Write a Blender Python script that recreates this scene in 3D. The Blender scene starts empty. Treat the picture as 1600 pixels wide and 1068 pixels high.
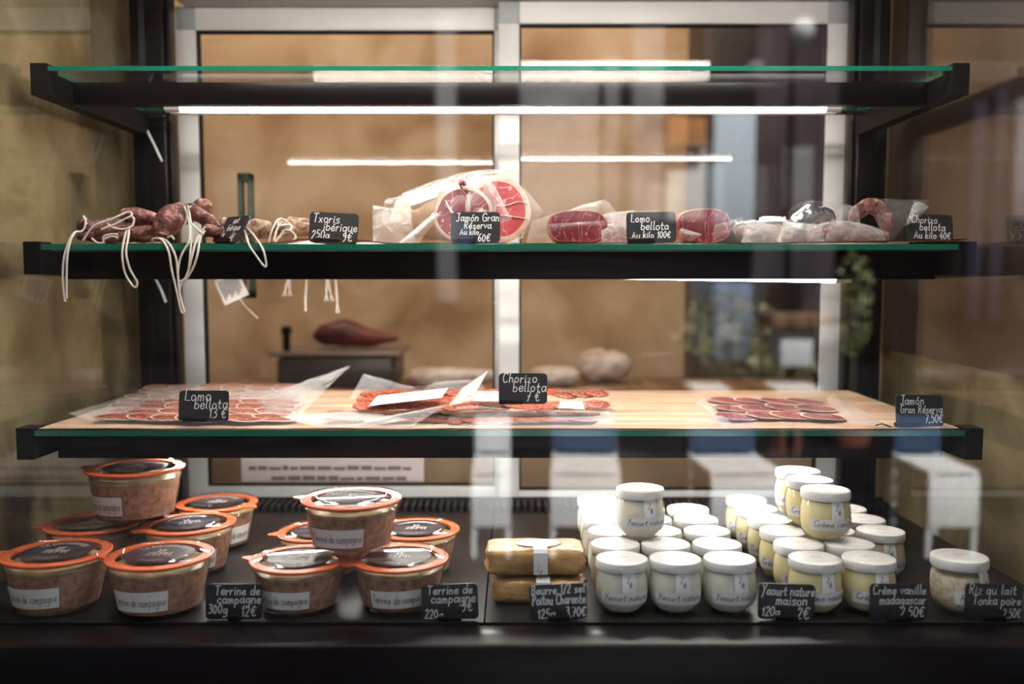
import bpy, math, random
from mathutils import Vector, Matrix, noise
R = math.radians
PI = math.pi
C = bpy.context.scene.collection
SC = bpy.context.scene

# ---------------------------------------------------------------- camera, world, sun, exposure
EYE = Vector((0.0, 0.0, 1.25))
FPX = 1400.0
PITCH = math.atan(109 / FPX)
cam_data = bpy.data.cameras.new('camera')
cam_data.sensor_width = 36.0
cam_data.lens = 36.0 * FPX / 1600.0
cam_data.clip_start = 0.02
cam_data.clip_end = 200
cam_data.dof.use_dof = True
cam_data.dof.focus_distance = 1.335
cam_data.dof.aperture_fstop = 1.9
cam = bpy.data.objects.new('camera', cam_data)
C.objects.link(cam)
cam.location = EYE
cam.rotation_euler = (PI / 2 - PITCH, 0, 0)
SC.camera = cam

world = bpy.data.worlds.new('sky')
SC.world = world
world.use_nodes = True
_w = world.node_tree
_w.nodes['Background'].inputs[0].default_value = (0.86, 0.91, 1.0, 1)
_w.nodes['Background'].inputs[1].default_value = 1.2

SUN_E = 22.0
sd = bpy.data.lights.new('sun', 'SUN')
sd.energy = SUN_E
sd.angle = R(0.6)
sd.color = (1.0, 0.97, 0.92)
sun = bpy.data.objects.new('sun', sd)
C.objects.link(sun)
sun.location = (0, 4, 9)
sun.rotation_euler = (R(-38), 0, R(-14))      # from over the shop's roof, down onto the street

SC.view_settings.view_transform = 'Standard'
SC.view_settings.look = 'None'
SC.view_settings.exposure = 0.0
SC.view_settings.gamma = 1.0
SC.view_settings.use_curve_mapping = False
SC.cycles.max_bounces = 10
SC.cycles.diffuse_bounces = 3
SC.cycles.glossy_bounces = 4
SC.cycles.transmission_bounces = 6
SC.cycles.transparent_max_bounces = 28
SC.cycles.caustics_reflective = False
SC.cycles.caustics_refractive = False
SC.cycles.sample_clamp_indirect = 4.0
SC.cycles.use_denoising = True

FW = Vector((0, math.cos(PITCH), -math.sin(PITCH)))
UP = Vector((0, math.sin(PITCH), math.cos(PITCH)))


def at(px, py, y):
    """a measured point of the photograph at the distance y from the viewer"""
    d = FW * FPX + Vector((px - 800, 0, 0)) + UP * (534 - py)
    return EYE + d * (y / d.y)


# ---------------------------------------------------------------- materials
def nm(name):
    m = bpy.data.materials.new(name)
    m.use_nodes = True
    nt = m.node_tree
    return m, nt, nt.nodes['Principled BSDF'], nt.nodes['Material Output']


def rgba(c):
    return (c[0], c[1], c[2], 1)


def bump_node(nt, scale, strength, dist=0.002, detail=4, coord='Object', kind='noise'):
    tc = nt.nodes.new('ShaderNodeTexCoord')
    if kind == 'noise':
        t = nt.nodes.new('ShaderNodeTexNoise')
        t.inputs['Detail'].default_value = detail
        out = t.outputs['Fac']
    else:
        t = nt.nodes.new('ShaderNodeTexVoronoi')
        t.feature = 'DISTANCE_TO_EDGE'
        out = t.outputs['Distance']
    t.inputs['Scale'].default_value = scale
    nt.links.new(tc.outputs[coord], t.inputs['Vector'])
    b = nt.nodes.new('ShaderNodeBump')
    b.inputs['Strength'].default_value = strength
    b.inputs['Distance'].default_value = dist
    nt.links.new(out, b.inputs['Height'])
    return b


def plain(name, col, rough=0.5, metal=0.0, spec=0.5, bump=None, coat=0.0, sub=0.0, subs=0.02):
    m, nt, p, o = nm(name)
    p.inputs['Base Color'].default_value = rgba(col)
    p.inputs['Roughness'].default_value = rough
    p.inputs['Metallic'].default_value = metal
    p.inputs['Specular IOR Level'].default_value = spec
    p.inputs['Coat Weight'].default_value = coat
    p.inputs['Coat Roughness'].default_value = 0.08
    if sub:
        p.inputs['Subsurface Weight'].default_value = sub
        p.inputs['Subsurface Radius'].default_value = (1, .95, .8)
        p.inputs['Subsurface Scale'].default_value = subs
    if bump:
        b = bump_node(nt, *bump)
        nt.links.new(b.outputs[0], p.inputs['Normal'])
    return m


def mottled(name, stops, scale=20, detail=6, rough=0.5, distort=0.0, bump=None, spec=0.5, coat=0.0, coord='Object', stretch=None, contrast=None, sub=0.0):
    """colour from a noise through a ramp; stops = [(pos, colour), ...]"""
    m, nt, p, o = nm(name)
    tc = nt.nodes.new('ShaderNodeTexCoord')
    n = nt.nodes.new('ShaderNodeTexNoise')
    n.inputs['Scale'].default_value = scale
    n.inputs['Detail'].default_value = detail
    n.inputs['Distortion'].default_value = distort
    src = tc.outputs[coord]
    if stretch:
        mp = nt.nodes.new('ShaderNodeMapping')
        mp.inputs['Scale'].default_value = stretch
        nt.links.new(src, mp.inputs['Vector'])
        src = mp.outputs[0]
    nt.links.new(src, n.inputs['Vector'])
    r = nt.nodes.new('ShaderNodeValToRGB')
    e = r.color_ramp.elements
    while len(e) < len(stops):
        e.new(0.5)
    for k, (pos, col) in enumerate(stops):
        e[k].position = 0.5 + (pos - 0.5) * 0.58
        e[k].color = rgba(col)
    nt.links.new(n.outputs['Fac'], r.inputs['Fac'])
    nt.links.new(r.outputs[0], p.inputs['Base Color'])
    p.inputs['Roughness'].default_value = rough
    p.inputs['Specular IOR Level'].default_value = spec
    p.inputs['Coat Weight'].default_value = coat
    p.inputs['Coat Roughness'].default_value = 0.12
    if sub:
        p.inputs['Subsurface Weight'].default_value = sub
        p.inputs['Subsurface Scale'].default_value = 0.005
    if bump:
        b = bump_node(nt, *bump)
        nt.links.new(b.outputs[0], p.inputs['Normal'])
    return m


def marbled(name, red, dark, fat, scale=30, vein=0.06, rough=0.35, coat=0.5, warp=0.6, chunk=False, stretch=(1, 1, 1), spots=0.0):
    """cured meat: lean colour mottled, veins of fat along warped cell borders (or chunks of fat)"""
    m, nt, p, o = nm(name)
    L = nt.links.new
    tc = nt.nodes.new('ShaderNodeTexCoord')
    mp = nt.nodes.new('ShaderNodeMapping')
    mp.inputs['Scale'].default_value = stretch
    L(tc.outputs['Object'], mp.inputs['Vector'])
    n = nt.nodes.new('ShaderNodeTexNoise')
    n.inputs['Scale'].default_value = scale * 0.8
    n.inputs['Detail'].default_value = 4
    L(mp.outputs[0], n.inputs['Vector'])
    mx = nt.nodes.new('ShaderNodeMixRGB')
    mx.blend_type = 'LINEAR_LIGHT'
    mx.inputs['Fac'].default_value = warp / scale
    L(mp.outputs[0], mx.inputs[1])
    L(n.outputs['Color'], mx.inputs[2])
    if chunk:
        v = nt.nodes.new('ShaderNodeTexVoronoi')
        v.inputs['Scale'].default_value = scale
        L(mx.outputs[0], v.inputs['Vector'])
        vo = v.outputs['Distance']
    else:
        v = nt.nodes.new('ShaderNodeTexNoise')
        v.inputs['Scale'].default_value = scale
        v.inputs['Detail'].default_value = 2.5
        v.inputs['Distortion'].default_value = warp
        L(mp.outputs[0], v.inputs['Vector'])
        su = nt.nodes.new('ShaderNodeMath')
        su.operation = 'SUBTRACT'
        L(v.outputs['Fac'], su.inputs[0])
        su.inputs[1].default_value = 0.5
        ab = nt.nodes.new('ShaderNodeMath')
        ab.operation = 'ABSOLUTE'
        L(su.outputs[0], ab.inputs[0])
        vo = ab.outputs[0]
    r = nt.nodes.new('ShaderNodeValToRGB')
    r.color_ramp.elements[0].position = vein * 0.3
    r.color_ramp.elements[0].color = (1, 1, 1, 1)
    r.color_ramp.elements[1].position = vein
    r.color_ramp.elements[1].color = (0, 0, 0, 1)
    L(vo, r.inputs['Fac'])
    n2 = nt.nodes.new('ShaderNodeTexNoise')
    n2.inputs['Scale'].default_value = scale * 0.5
    n2.inputs['Detail'].default_value = 8
    n2.inputs['Roughness'].default_value = 0.7
    L(mp.outputs[0], n2.inputs['Vector'])
    c = nt.nodes.new('ShaderNodeMixRGB')
    c.inputs[1].default_value = rgba(dark)
    c.inputs[2].default_value = rgba(red)
    r2 = nt.nodes.new('ShaderNodeValToRGB')
    r2.color_ramp.elements[0].position = 0.38
    r2.color_ramp.elements[1].position = 0.62
    L(n2.outputs['Fac'], r2.inputs['Fac'])
    L(r2.outputs[0], c.inputs[0])
    f = nt.nodes.new('ShaderNodeMixRGB')
    L(r.outputs[0], f.inputs[0])
    L(c.outputs[0], f.inputs[1])
    f.inputs[2].default_value = rgba(fat)
    L(f.outputs[0], p.inputs['Base Color'])
    p.inputs['Roughness'].default_value = rough
    p.inputs['Coat Weight'].default_value = coat
    p.inputs['Coat Roughness'].default_value = 0.12
    b = nt.nodes.new('ShaderNodeBump')
    b.inputs['Strength'].default_value = 0.4
    b.inputs['Distance'].default_value = 0.0008
    L(n2.outputs['Fac'], b.inputs['Height'])
    L(b.outputs[0], p.inputs['Normal'])
    return m


def thin_glass(name, tint=(1, 1, 1), ior=1.5, rough=0.0, bump=None):
    """clear glass: what lies behind shows straight through, the Fresnel share reflects"""
    m, nt, p, o = nm(name)
    nt.nodes.remove(p)
    L = nt.links.new
    tr = nt.nodes.new('ShaderNodeBsdfTransparent')
    tr.inputs[0].default_value = rgba(tint)
    gl = nt.nodes.new('ShaderNodeBsdfGlossy')
    gl.inputs['Roughness'].default_value = rough
    g = nt.nodes.new('ShaderNodeNewGeometry')
    iv = nt.nodes.new('ShaderNodeMix')
    iv.inputs['A'].default_value = ior
    iv.inputs['B'].default_value = 1.0 / ior
    L(g.outputs['Backfacing'], iv.inputs['Factor'])
    fr = nt.nodes.new('ShaderNodeFresnel')
    L(iv.outputs['Result'], fr.inputs['IOR'])
    mx = nt.nodes.new('ShaderNodeMixShader')
    L(fr.outputs[0], mx.inputs[0])
    L(tr.outputs[0], mx.inputs[1])
    L(gl.outputs[0], mx.inputs[2])
    L(mx.outputs[0], o.inputs['Surface'])
    if bump:
        b = bump_node(nt, *bump)
        L(b.outputs[0], gl.inputs['Normal'])
        L(b.outputs[0], fr.inputs['Normal'])
    return m


def film(name, col=(0.86, 0.85, 0.84), lo=0.10, hi=0.75, rough=0.16, scale=55):
    """thin crinkled plastic film: clear where seen face on, milky along folds"""
    m, nt, p, o = nm(name)
    L = nt.links.new
    p.inputs['Base Color'].default_value = rgba(col)
    p.inputs['Roughness'].default_value = rough
    p.inputs['Specular IOR Level'].default_value = 0.8
    b = bump_node(nt, scale, 0.8, 0.004, 3)
    L(b.outputs[0], p.inputs['Normal'])
    lw = nt.nodes.new('ShaderNodeLayerWeight')
    lw.inputs['Blend'].default_value = 0.45
    L(b.outputs[0], lw.inputs['Normal'])
    mr = nt.nodes.new('ShaderNodeMapRange')
    mr.inputs['To Min'].default_value = lo
    mr.inputs['To Max'].default_value = hi
    L(lw.outputs['Facing'], mr.inputs['Value'])
    tr = nt.nodes.new('ShaderNodeBsdfTransparent')
    mx = nt.nodes.new('ShaderNodeMixShader')
    L(mr.outputs[0], mx.inputs[0])
    L(tr.outputs[0], mx.inputs[1])
    L(p.outputs[0], mx.inputs[2])
    L(mx.outputs[0], o.inputs['Surface'])
    return m


def glow(name, col, s):
    m, nt, p, o = nm(name)
    nt.nodes.remove(p)
    e = nt.nodes.new('ShaderNodeEmission')
    e.inputs[0].default_value = rgba(col)
    e.inputs[1].default_value = s
    nt.links.new(e.outputs[0], o.inputs['Surface'])
    return m


M = dict(
    black=plain('black_lacquered_steel', (0.007, 0.0045, 0.005), 0.3, spec=0.25),
    black_matte=plain('black_matte', (0.006, 0.005, 0.0055), 0.6, spec=0.2),
    tray=mottled('dark_tray_steel', [(0.3, (0.011, 0.009, 0.009)), (0.7, (0.020, 0.017, 0.016))], 9, rough=0.42, spec=0.28),
    alu=mottled('white_aluminium', [(0.3, (0.60, 0.60, 0.60)), (0.7, (0.68, 0.68, 0.67))], 6, rough=0.38, spec=0.5),
    alu_grey=plain('grey_joint', (0.30, 0.31, 0.33), 0.45),
    pane=thin_glass('pane_glass', (0.985, 0.995, 0.99), 1.5),
    sidepane=thin_glass('side_pane_glass', (0.97, 0.975, 0.97), 1.75),
    doorpane=thin_glass('door_pane_glass', (0.98, 0.98, 0.975), 1.38),
    window=thin_glass('window_glass', (0.97, 0.975, 0.975), 1.72),
    jarglass=thin_glass('jar_glass', (0.985, 0.985, 0.97), 1.5),
    shelf_edge=plain('green_glass_edge', (0.010, 0.145, 0.095), 0.12, spec=0.8),
    stone=mottled('beige_limestone', [(0.25, (0.135, 0.10, 0.042)), (0.5, (0.26, 0.20, 0.095)), (0.62, (0.34, 0.27, 0.14)), (0.8, (0.21, 0.16, 0.07))], 5.5, 12, 0.85, 0.7, bump=(70, 0.5, 0.004, 10)),
    shopwall=mottled('ochre_shop_wall', [(0.25, (0.34, 0.20, 0.11)), (0.5, (0.55, 0.37, 0.235)), (0.75, (0.68, 0.50, 0.36))], 2.6, 9, 0.9, 0.6),
    kraft=mottled('kraft_paper', [(0.3, (0.44, 0.285, 0.185)), (0.5, (0.53, 0.36, 0.24)), (0.7, (0.60, 0.43, 0.31))], 7, 5, 0.7, stretch=(0.5, 5, 2), bump=(18, 0.3, 0.004, 2)),
    butter=mottled('butter_kraft', [(0.3, (0.36, 0.185, 0.05)), (0.7, (0.55, 0.32, 0.12))], 30, 5, 0.4, spec=0.5, bump=(45, 0.8, 0.004, 3)),
    paper=plain('white_paper', (0.86, 0.81, 0.77), 0.7),
    sticker=plain('white_sticker', (0.82, 0.80, 0.79), 0.5),
    chalk=plain('white_chalk_marker', (0.82, 0.80, 0.78), 0.7),
    ink=plain('dark_ink', (0.03, 0.025, 0.035), 0.6),
    ink_brown=plain('brown_ink', (0.10, 0.07, 0.07), 0.6),
    tag=plain('black_slate_card', (0.018, 0.017, 0.021), 0.45, spec=0.45),
    rubber=plain('orange_rubber', (0.80, 0.155, 0.055), 0.42, coat=0.25),
    lidlabel=plain('dark_lid_label', (0.045, 0.036, 0.060), 0.35),
    pate=mottled('country_terrine', [(0.1, (0.22, 0.095, 0.055)), (0.4, (0.38, 0.185, 0.115)), (0.62, (0.46, 0.25, 0.165)), (0.9, (0.60, 0.40, 0.29))], 95, 9, 0.5, 0.2, coat=0.3, bump=(90, 0.4, 0.002, 3)),
    patefat=mottled('terrine_fat', [(0.3, (0.42, 0.30, 0.15)), (0.7, (0.62, 0.50, 0.30))], 50, 3, 0.4),
    yogurt=plain('plain_yogurt', (0.96, 0.88, 0.72), 0.45, sub=0.7, subs=0.03),
    cream=plain('vanilla_cream', (0.96, 0.79, 0.43), 0.45, sub=0.7, subs=0.03),
    rice=mottled('rice_pudding', [(0.35, (0.62, 0.50, 0.32)), (0.6, (0.80, 0.72, 0.55))], 160, 2, 0.45),
    potlid=plain('white_plastic_lid', (0.83, 0.81, 0.78), 0.4, bump=(120, 0.05, 0.001)),
    lidprint=plain('grey_lid_print', (0.33, 0.30, 0.28), 0.6),
    sausage=mottled('cured_sausage_skin', [(0.25, (0.05, 0.012, 0.010)), (0.48, (0.155, 0.04, 0.034)), (0.66, (0.26, 0.095, 0.08)), (0.85, (0.50, 0.36, 0.32))], 70, 10, 0.6, 0.4, bump=(150, 1.0, 0.006, 8)),
    sausage_grey=mottled('floury_sausage_skin', [(0.3, (0.13, 0.065, 0.04)), (0.5, (0.26, 0.16, 0.10)), (0.72, (0.46, 0.36, 0.27))], 45, 8, 0.75, 0.8, bump=(80, 0.9, 0.004, 6)),
    string=plain('white_cotton_string', (0.74, 0.67, 0.60), 0.8, bump=(900, 1.0, 0.001)),
    redrim=mottled('dark_meat_rim', [(0.3, (0.16, 0.03, 0.02)), (0.7, (0.46, 0.17, 0.09))], 60, 4, 0.4, coat=0.3),
    fat=mottled('white_fat', [(0.3, (0.66, 0.46, 0.36)), (0.7, (0.80, 0.68, 0.58))], 40, 4, 0.4, coat=0.3),
    skin=mottled('ham_rind', [(0.3, (0.44, 0.27, 0.15)), (0.55, (0.62, 0.43, 0.29)), (0.75, (0.70, 0.54, 0.40))], 16, 6, 0.4, 0.5, coat=0.6, bump=(40, 0.5, 0.003, 4)),
    ham=marbled('cured_ham_cut', (0.66, 0.13, 0.14), (0.42, 0.05, 0.07), (0.80, 0.46, 0.42), 26, 0.016, warp=1.0),
    ham2=marbled('cured_ham_section', (0.32, 0.065, 0.08), (0.22, 0.03, 0.045), (0.66, 0.38, 0.36), 24, 0.018, warp=1.0),
    loin=marbled('cured_loin_cut', (0.24, 0.022, 0.03), (0.09, 0.007, 0.012), (0.52, 0.20, 0.18), 55, 0.012, warp=0.8, stretch=(1, 1, 0.5)),
    lomo=marbled('lomo_slice', (0.31, 0.030, 0.022), (0.17, 0.011, 0.009), (0.66, 0.32, 0.20), 34, 0.022, warp=0.8),
    jamon=marbled('jamon_slice', (0.40, 0.065, 0.075), (0.26, 0.03, 0.045), (0.72, 0.45, 0.40), 16, 0.012, warp=1.0),
    chorizo=marbled('chorizo_slice', (0.46, 0.055, 0.018), (0.26, 0.018, 0.009), (0.68, 0.26, 0.11), 110, 0.42, chunk=True, warp=1.0),
    film=film('clear_film', lo=0.04, hi=0.42),
    film_milky=film('milky_film', (0.88, 0.87, 0.86), 0.18, 0.72, 0.22, 40),
    film_clear=film('very_clear_film', (0.85, 0.83, 0.82), 0.0, 0.08, 0.10, 70),
    foil=plain('silver_foil', (0.75, 0.75, 0.75), 0.22, 1.0, bump=(60, 1.0, 0.006, 3)),
    led=glow('led_tube_light', (1.0, 0.95, 0.88), 75.0),
    lamp=glow('case_lamp_light', (1.0, 0.92, 0.82), 44.0),
    shoplamp=glow('shop_lamp_light', (1.0, 0.83, 0.62), 230.0),
    white_metal=plain('white_metal', (0.62, 0.62, 0.62), 0.4),
    dark_wood=mottled('dark_wood', [(0.3, (0.022, 0.016, 0.016)), (0.7, (0.045, 0.032, 0.03))], 4, 4, 0.5, stretch=(6, 1, 1)),
    wood=mottled('brown_wood', [(0.3, (0.15, 0.075, 0.035)), (0.7, (0.26, 0.15, 0.08))], 4, 5, 0.6, stretch=(6, 1, 1)),
    panel=mottled('dark_brown_sheet', [(0.3, (0.030, 0.020, 0.016)), (0.7, (0.050, 0.034, 0.026))], 4, 4, 0.6),
    ceil=plain('dark_ceiling_paint', (0.10, 0.09, 0.085), 0.8),
)

# ---------------------------------------------------------------- mesh building
class MB:
    def __init__(s):
        s.v, s.f, s.mi = [], [], []

    def add(s, vs, fs, mi=0):
        o = len(s.v)
        s.v += [Vector(v) for v in vs]
        for f in fs:
            s.f.append([i + o for i in f])
            s.mi.append(mi)
        return s

    def box(s, a, b, mi=0, bev=0.0):
        x0, y0, z0 = (min(a[i], b[i]) for i in range(3))
        x1, y1, z1 = (max(a[i], b[i]) for i in range(3))
        if bev <= 0:
            vs = [(x, y, z) for z in (z0, z1) for y in (y0, y1) for x in (x0, x1)]
            return s.add(vs, [(0, 2, 3, 1), (4, 5, 7, 6), (0, 1, 5, 4), (2, 6, 7, 3), (0, 4, 6, 2), (1, 3, 7, 5)], mi)
        b = min(bev, (x1 - x0) * .49, (y1 - y0) * .49, (z1 - z0) * .49)
        n = 3
        def ring(z, ins):
            pts = []
            for cx, cy, a0 in ((x1 - b, y1 - b, 0), (x0 + b, y1 - b, 90), (x0 + b, y0 + b, 180), (x1 - b, y0 + b, 270)):
                for k in range(n + 1):
                    a = R(a0 + 90 * k / n)
                    pts.append((cx + (b - ins) * math.cos(a), cy + (b - ins) * math.sin(a), z))
            return pts
        rs = [ring(z0, b), ring(z0 + b * .3, b * .3), ring(z0 + b, 0), ring(z1 - b, 0), ring(z1 - b * .3, b * .3), ring(z1, b)]
        m = len(rs[0])
        vs = [p for r_ in rs for p in r_]
        fs = []
        for k in range(len(rs) - 1):
            for i in range(m):
                j = (i + 1) % m
                fs.append((k * m + i, k * m + j, (k + 1) * m + j, (k + 1) * m + i))
        fs.append(tuple(reversed(range(m))))
        fs.append(tuple(range((len(rs) - 1) * m, len(rs) * m)))
        return s.add(vs, fs, mi)

    def lathe(s, prof, n=48, mi=0, c=(0, 0, 0), capb=True, capt=True):
        vs, fs = [], []
        for r_, z in prof:
            for i in range(n):
                a = 2 * PI * i / n
                vs.append((c[0] + r_ * math.cos(a), c[1] + r_ * math.sin(a), c[2] + z))
        for k in range(len(prof) - 1):
            for i in range(n):
                j = (i + 1) % n
                fs.append((k * n + i, k * n + j, (k + 1) * n + j, (k + 1) * n + i))
        if capb:
            fs.append(tuple(reversed(range(n))))
        if capt:
            fs.append(tuple(range((len(prof) - 1) * n, len(prof) * n)))
        return s.add(vs, fs, mi)

    def tube(s, path, rad, n=10, mi=0, cap=True, squash=1.0, wob=0.0, seed=0):
        path = [Vector(p) for p in path]
        if not hasattr(rad, '__len__'):
            rad = [rad] * len(path)
        vs, fs = [], []
        up = Vector((0, 0, 1))
        prev = None
        for k, p in enumerate(path):
            t = (path[min(k + 1, len(path) - 1)] - path[max(k - 1, 0)]).normalized()
            if prev is None:
                a = t.cross(up)
                if a.length < 0.1:
                    a = t.cross(Vector((0, 1, 0)))
                a.normalize()
            else:
                a = (prev - t * prev.dot(t)).normalized()
            prev = a
            b = a.cross(t).normalized()
            for i in range(n):
                an = 2 * PI * i / n
                q = a * math.cos(an) + b * (math.sin(an) * squash)
                r_ = rad[k]
                if wob:
                    r_ *= 1 + wob * noise.noise((p + q * r_) * 60 + Vector((seed, seed * 2, 0)))
                vs.append(p + q * r_)
        for k in range(len(path) - 1):
            for i in range(n):
                j = (i + 1) % n
                fs.append((k * n + i, k * n + j, (k + 1) * n + j, (k + 1) * n + i))
        if cap:
            fs.append(tuple(reversed(range(n))))
            fs.append(tuple(range((len(path) - 1) * n, len(path) * n)))
        return s.add(vs, fs, mi)

    def grid(s, fn, nu, nv, mi=0):
        vs = [fn(i / nu, j / nv) for j in range(nv + 1) for i in range(nu + 1)]
        w = nu + 1
        fs = [(j * w + i, j * w + i + 1, (j + 1) * w + i + 1, (j + 1) * w + i) for j in range(nv) for i in range(nu)]
        return s.add(vs, fs, mi)

    def build(s, name, mat, parent=None, off=None, smooth=True, label=None, stuff=False):
        me = bpy.data.meshes.new(name)
        o_ = Vector(off) if off is not None else Vector((0, 0, 0))
        me.from_pydata([v - o_ for v in s.v], [], s.f)
        mats = mat if isinstance(mat, (list, tuple)) else [mat]
        for m in mats:
            me.materials.append(m)
        for p, mi in zip(me.polygons, s.mi):
            p.material_index = mi
            p.use_smooth = smooth
        me.update()
        if smooth:
            try:
                me.set_sharp_from_angle(angle=R(38))
            except Exception:
                pass
        ob = bpy.data.objects.new(name, me)
        C.objects.link(ob)
        if parent is not None:
            ob.parent = parent
        if label:
            ob['label'] = label
        if stuff:
            ob['kind'] = 'stuff'
        return ob


def root(name, label, cat, loc=(0, 0, 0), rot=(0, 0, 0), group=None):
    o = bpy.data.objects.new(name, None)
    C.objects.link(o)
    o.empty_display_size = 0.03
    o.location = loc
    o.rotation_euler = rot
    o['label'] = label
    o['category'] = cat
    if group:
        o['group'] = group
    return o


def tagit(o, label, cat, group=None):
    o['label'] = label
    o['category'] = cat
    if group:
        o['group'] = group
    return o


def struct(o):
    o['kind'] = 'structure'
    return o


KIDS = {}


def dup(r_, loc, rot, label, group=None, name=None):
    """copy a thing with its parts and their sub-parts; the meshes are shared"""
    def cp(o, par):
        c = o.copy()
        C.objects.link(c)
        c.parent = par
        return c
    n = cp(r_, None)
    n.location = loc
    n.rotation_euler = rot
    n['label'] = label
    if group:
        n['group'] = group
    kids = [o for o in C.objects if o.parent == r_]
    for k in kids:
        ck = cp(k, n)
        for g in [o for o in C.objects if o.parent == k]:
            cp(g, ck)
    return n


def catmull(pts, k=5):
    pts = [Vector(p) for p in pts]
    if len(pts) < 3:
        return pts
    out = []
    q = [pts[0] * 2 - pts[1]] + pts + [pts[-1] * 2 - pts[-2]]
    for i in range(1, len(q) - 2):
        p0, p1, p2, p3 = q[i - 1:i + 3]
        for j in range(k):
            t = j / k
            out.append(0.5 * ((2 * p1) + (p2 - p0) * t + (2 * p0 - 5 * p1 + 4 * p2 - p3) * t * t + (3 * p1 - p0 - 3 * p2 + p3) * t ** 3))
    out.append(pts[-1])
    return out

# ---------------------------------------------------------------- handwriting: a single-stroke alphabet
GL = {
 'a': (54, '~45,40 30,50 12,42 8,22 18,2 34,8 44,28|46,50 46,12 54,0'),
 'b': (50, '8,100 8,5|~8,30 20,48 38,42 44,22 34,2 16,2 8,12'),
 'c': (46, '~42,40 28,50 12,40 8,20 18,2 34,2 44,12'),
 'd': (54, '~44,35 28,50 12,42 8,20 18,2 34,8 44,25|46,100 46,0'),
 'e': (48, '~8,24 30,26 42,34 38,48 24,50 10,38 8,20 18,2 34,2 46,12'),
 'f': (40, '~42,92 30,100 20,86 20,50 20,-20|6,50 36,50'),
 'g': (52, '~45,40 30,50 12,42 8,22 18,6 34,12 44,30|~46,50 46,-8 38,-34 20,-38 8,-28'),
 'h': (48, '8,100 8,0|~8,30 22,48 36,44 40,28 40,0'),
 'i': (22, '12,48 12,0|12,66 13,72'),
 'j': (26, '~16,48 16,-20 4,-36|16,66 17,72'),
 'k': (44, '8,100 8,0|36,50 10,22|18,28 38,0'),
 'l': (26, '~12,100 12,50 12,10 22,0'),
 'm': (64, '8,50 8,0|~8,30 18,48 28,44 30,28 30,0|~30,28 40,48 52,44 54,28 54,0'),
 'n': (50, '8,50 8,0|~8,30 20,48 34,46 40,30 40,0'),
 'o': (52, '~26,50 12,42 8,22 18,2 34,2 44,18 42,40 26,50'),
 'p': (50, '8,50 8,-40|~8,30 20,48 38,42 44,22 34,4 16,2 8,12'),
 'q': (54, '~44,38 28,50 12,42 8,22 18,4 34,8 44,26|46,48 46,-40'),
 'r': (38, '8,50 8,0|~8,26 20,46 34,46'),
 's': (44, '~38,44 24,50 12,42 16,30 32,22 38,10 26,0 8,6'),
 't': (40, '~18,82 18,40 18,12 26,0 38,4|4,52 36,52'),
 'u': (52, '~8,50 8,16 18,0 32,4 42,20|42,50 42,8 50,0'),
 'v': (44, '6,50 22,0 40,50'),
 'x': (44, '6,50 38,0|38,50 6,0'),
 'y': (46, '6,50 24,6|~42,50 22,-10 8,-38'),
 'z': (46, '8,48 40,48 8,0 42,0'),
 'A': (60, '4,0 28,100 52,0|12,34 44,34'),
 'B': (56, '10,0 10,100|~10,100 36,98 42,78 30,56 10,54|~10,54 40,50 48,26 36,2 10,0'),
 'C': (60, '~52,84 36,100 16,88 8,52 16,12 36,0 54,14'),
 'D': (60, '10,0 10,100|~10,100 36,94 50,66 50,34 36,6 10,0'),
 'E': (50, '44,100 10,100 10,0 44,0|10,52 38,52'),
 'G': (64, '~52,84 36,100 16,88 8,52 16,12 36,0 54,16 54,44|36,44 56,44'),
 'H': (58, '10,0 10,100|48,0 48,100|10,50 48,50'),
 'I': (24, '12,0 12,100'),
 'J': (48, '~34,96 34,50 32,10 20,-4 6,8|12,98 46,98'),
 'K': (52, '10,100 10,0|44,96 12,44|20,54 46,0'),
 'L': (50, '10,100 10,2 46,0'),
 'M': (70, '8,0 12,100 34,30 56,100 62,0'),
 'N': (60, '10,0 10,100 48,0 48,100'),
 'O': (66, '~33,100 14,86 8,50 16,12 34,0 52,14 58,50 50,88 33,100'),
 'P': (54, '10,0 10,100|~10,100 38,96 46,74 36,50 10,48'),
 'R': (56, '10,0 10,100|~10,100 38,96 46,76 36,54 10,50|24,50 48,0'),
 'S': (52, '~44,88 28,100 12,86 14,64 38,42 42,18 26,0 8,10'),
 'T': (58, '4,98 54,98|29,98 29,0'),
 'U': (58, '~10,100 10,24 28,0 48,24 48,100'),
 'V': (58, '6,100 29,0 52,100'),
 'X': (56, '8,100 48,0|48,100 8,0'),
 'Y': (54, '6,100 27,52|~50,100 28,48 14,-10 4,-20'),
 'Z': (56, '8,100 50,100 8,0 50,0'),
 '0': (48, '~24,96 8,70 8,26 24,0 40,26 40,70 24,96'),
 '1': (30, '6,70 20,98 20,0'),
 '2': (46, '~8,78 20,98 38,86 34,56 8,0|8,0 42,0'),
 '3': (44, '~8,90 28,96 36,76 18,54|~18,54 38,44 36,10 8,2'),
 '4': (48, '30,98 6,34 44,34|34,56 34,0'),
 '5': (44, '38,98 12,98 10,56|~10,56 32,58 38,26 24,0 6,6'),
 '6': (46, '~36,94 16,72 8,28 22,0 40,18 32,44 10,34'),
 '7': (44, '6,96 40,96 18,0|14,50 36,50'),
 '8': (46, '~22,52 8,74 22,98 38,78 22,52 6,24 22,0 40,24 22,52'),
 '9': (46, '~38,74 24,98 8,76 22,52 38,72 34,20 16,-6'),
 'E_': (56, '~50,82 34,96 18,76 14,48 20,12 36,0 50,12|4,60 38,60|4,40 36,40'),
 ',': (20, '12,6 6,-16'),
 '.': (20, '10,0 11,6'),
 "'": (20, '12,100 8,80'),
 '/': (40, '6,-10 36,100'),
 '-': (36, '6,40 30,40'),
 '*': (24, '10,46 13,52'),
}
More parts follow.
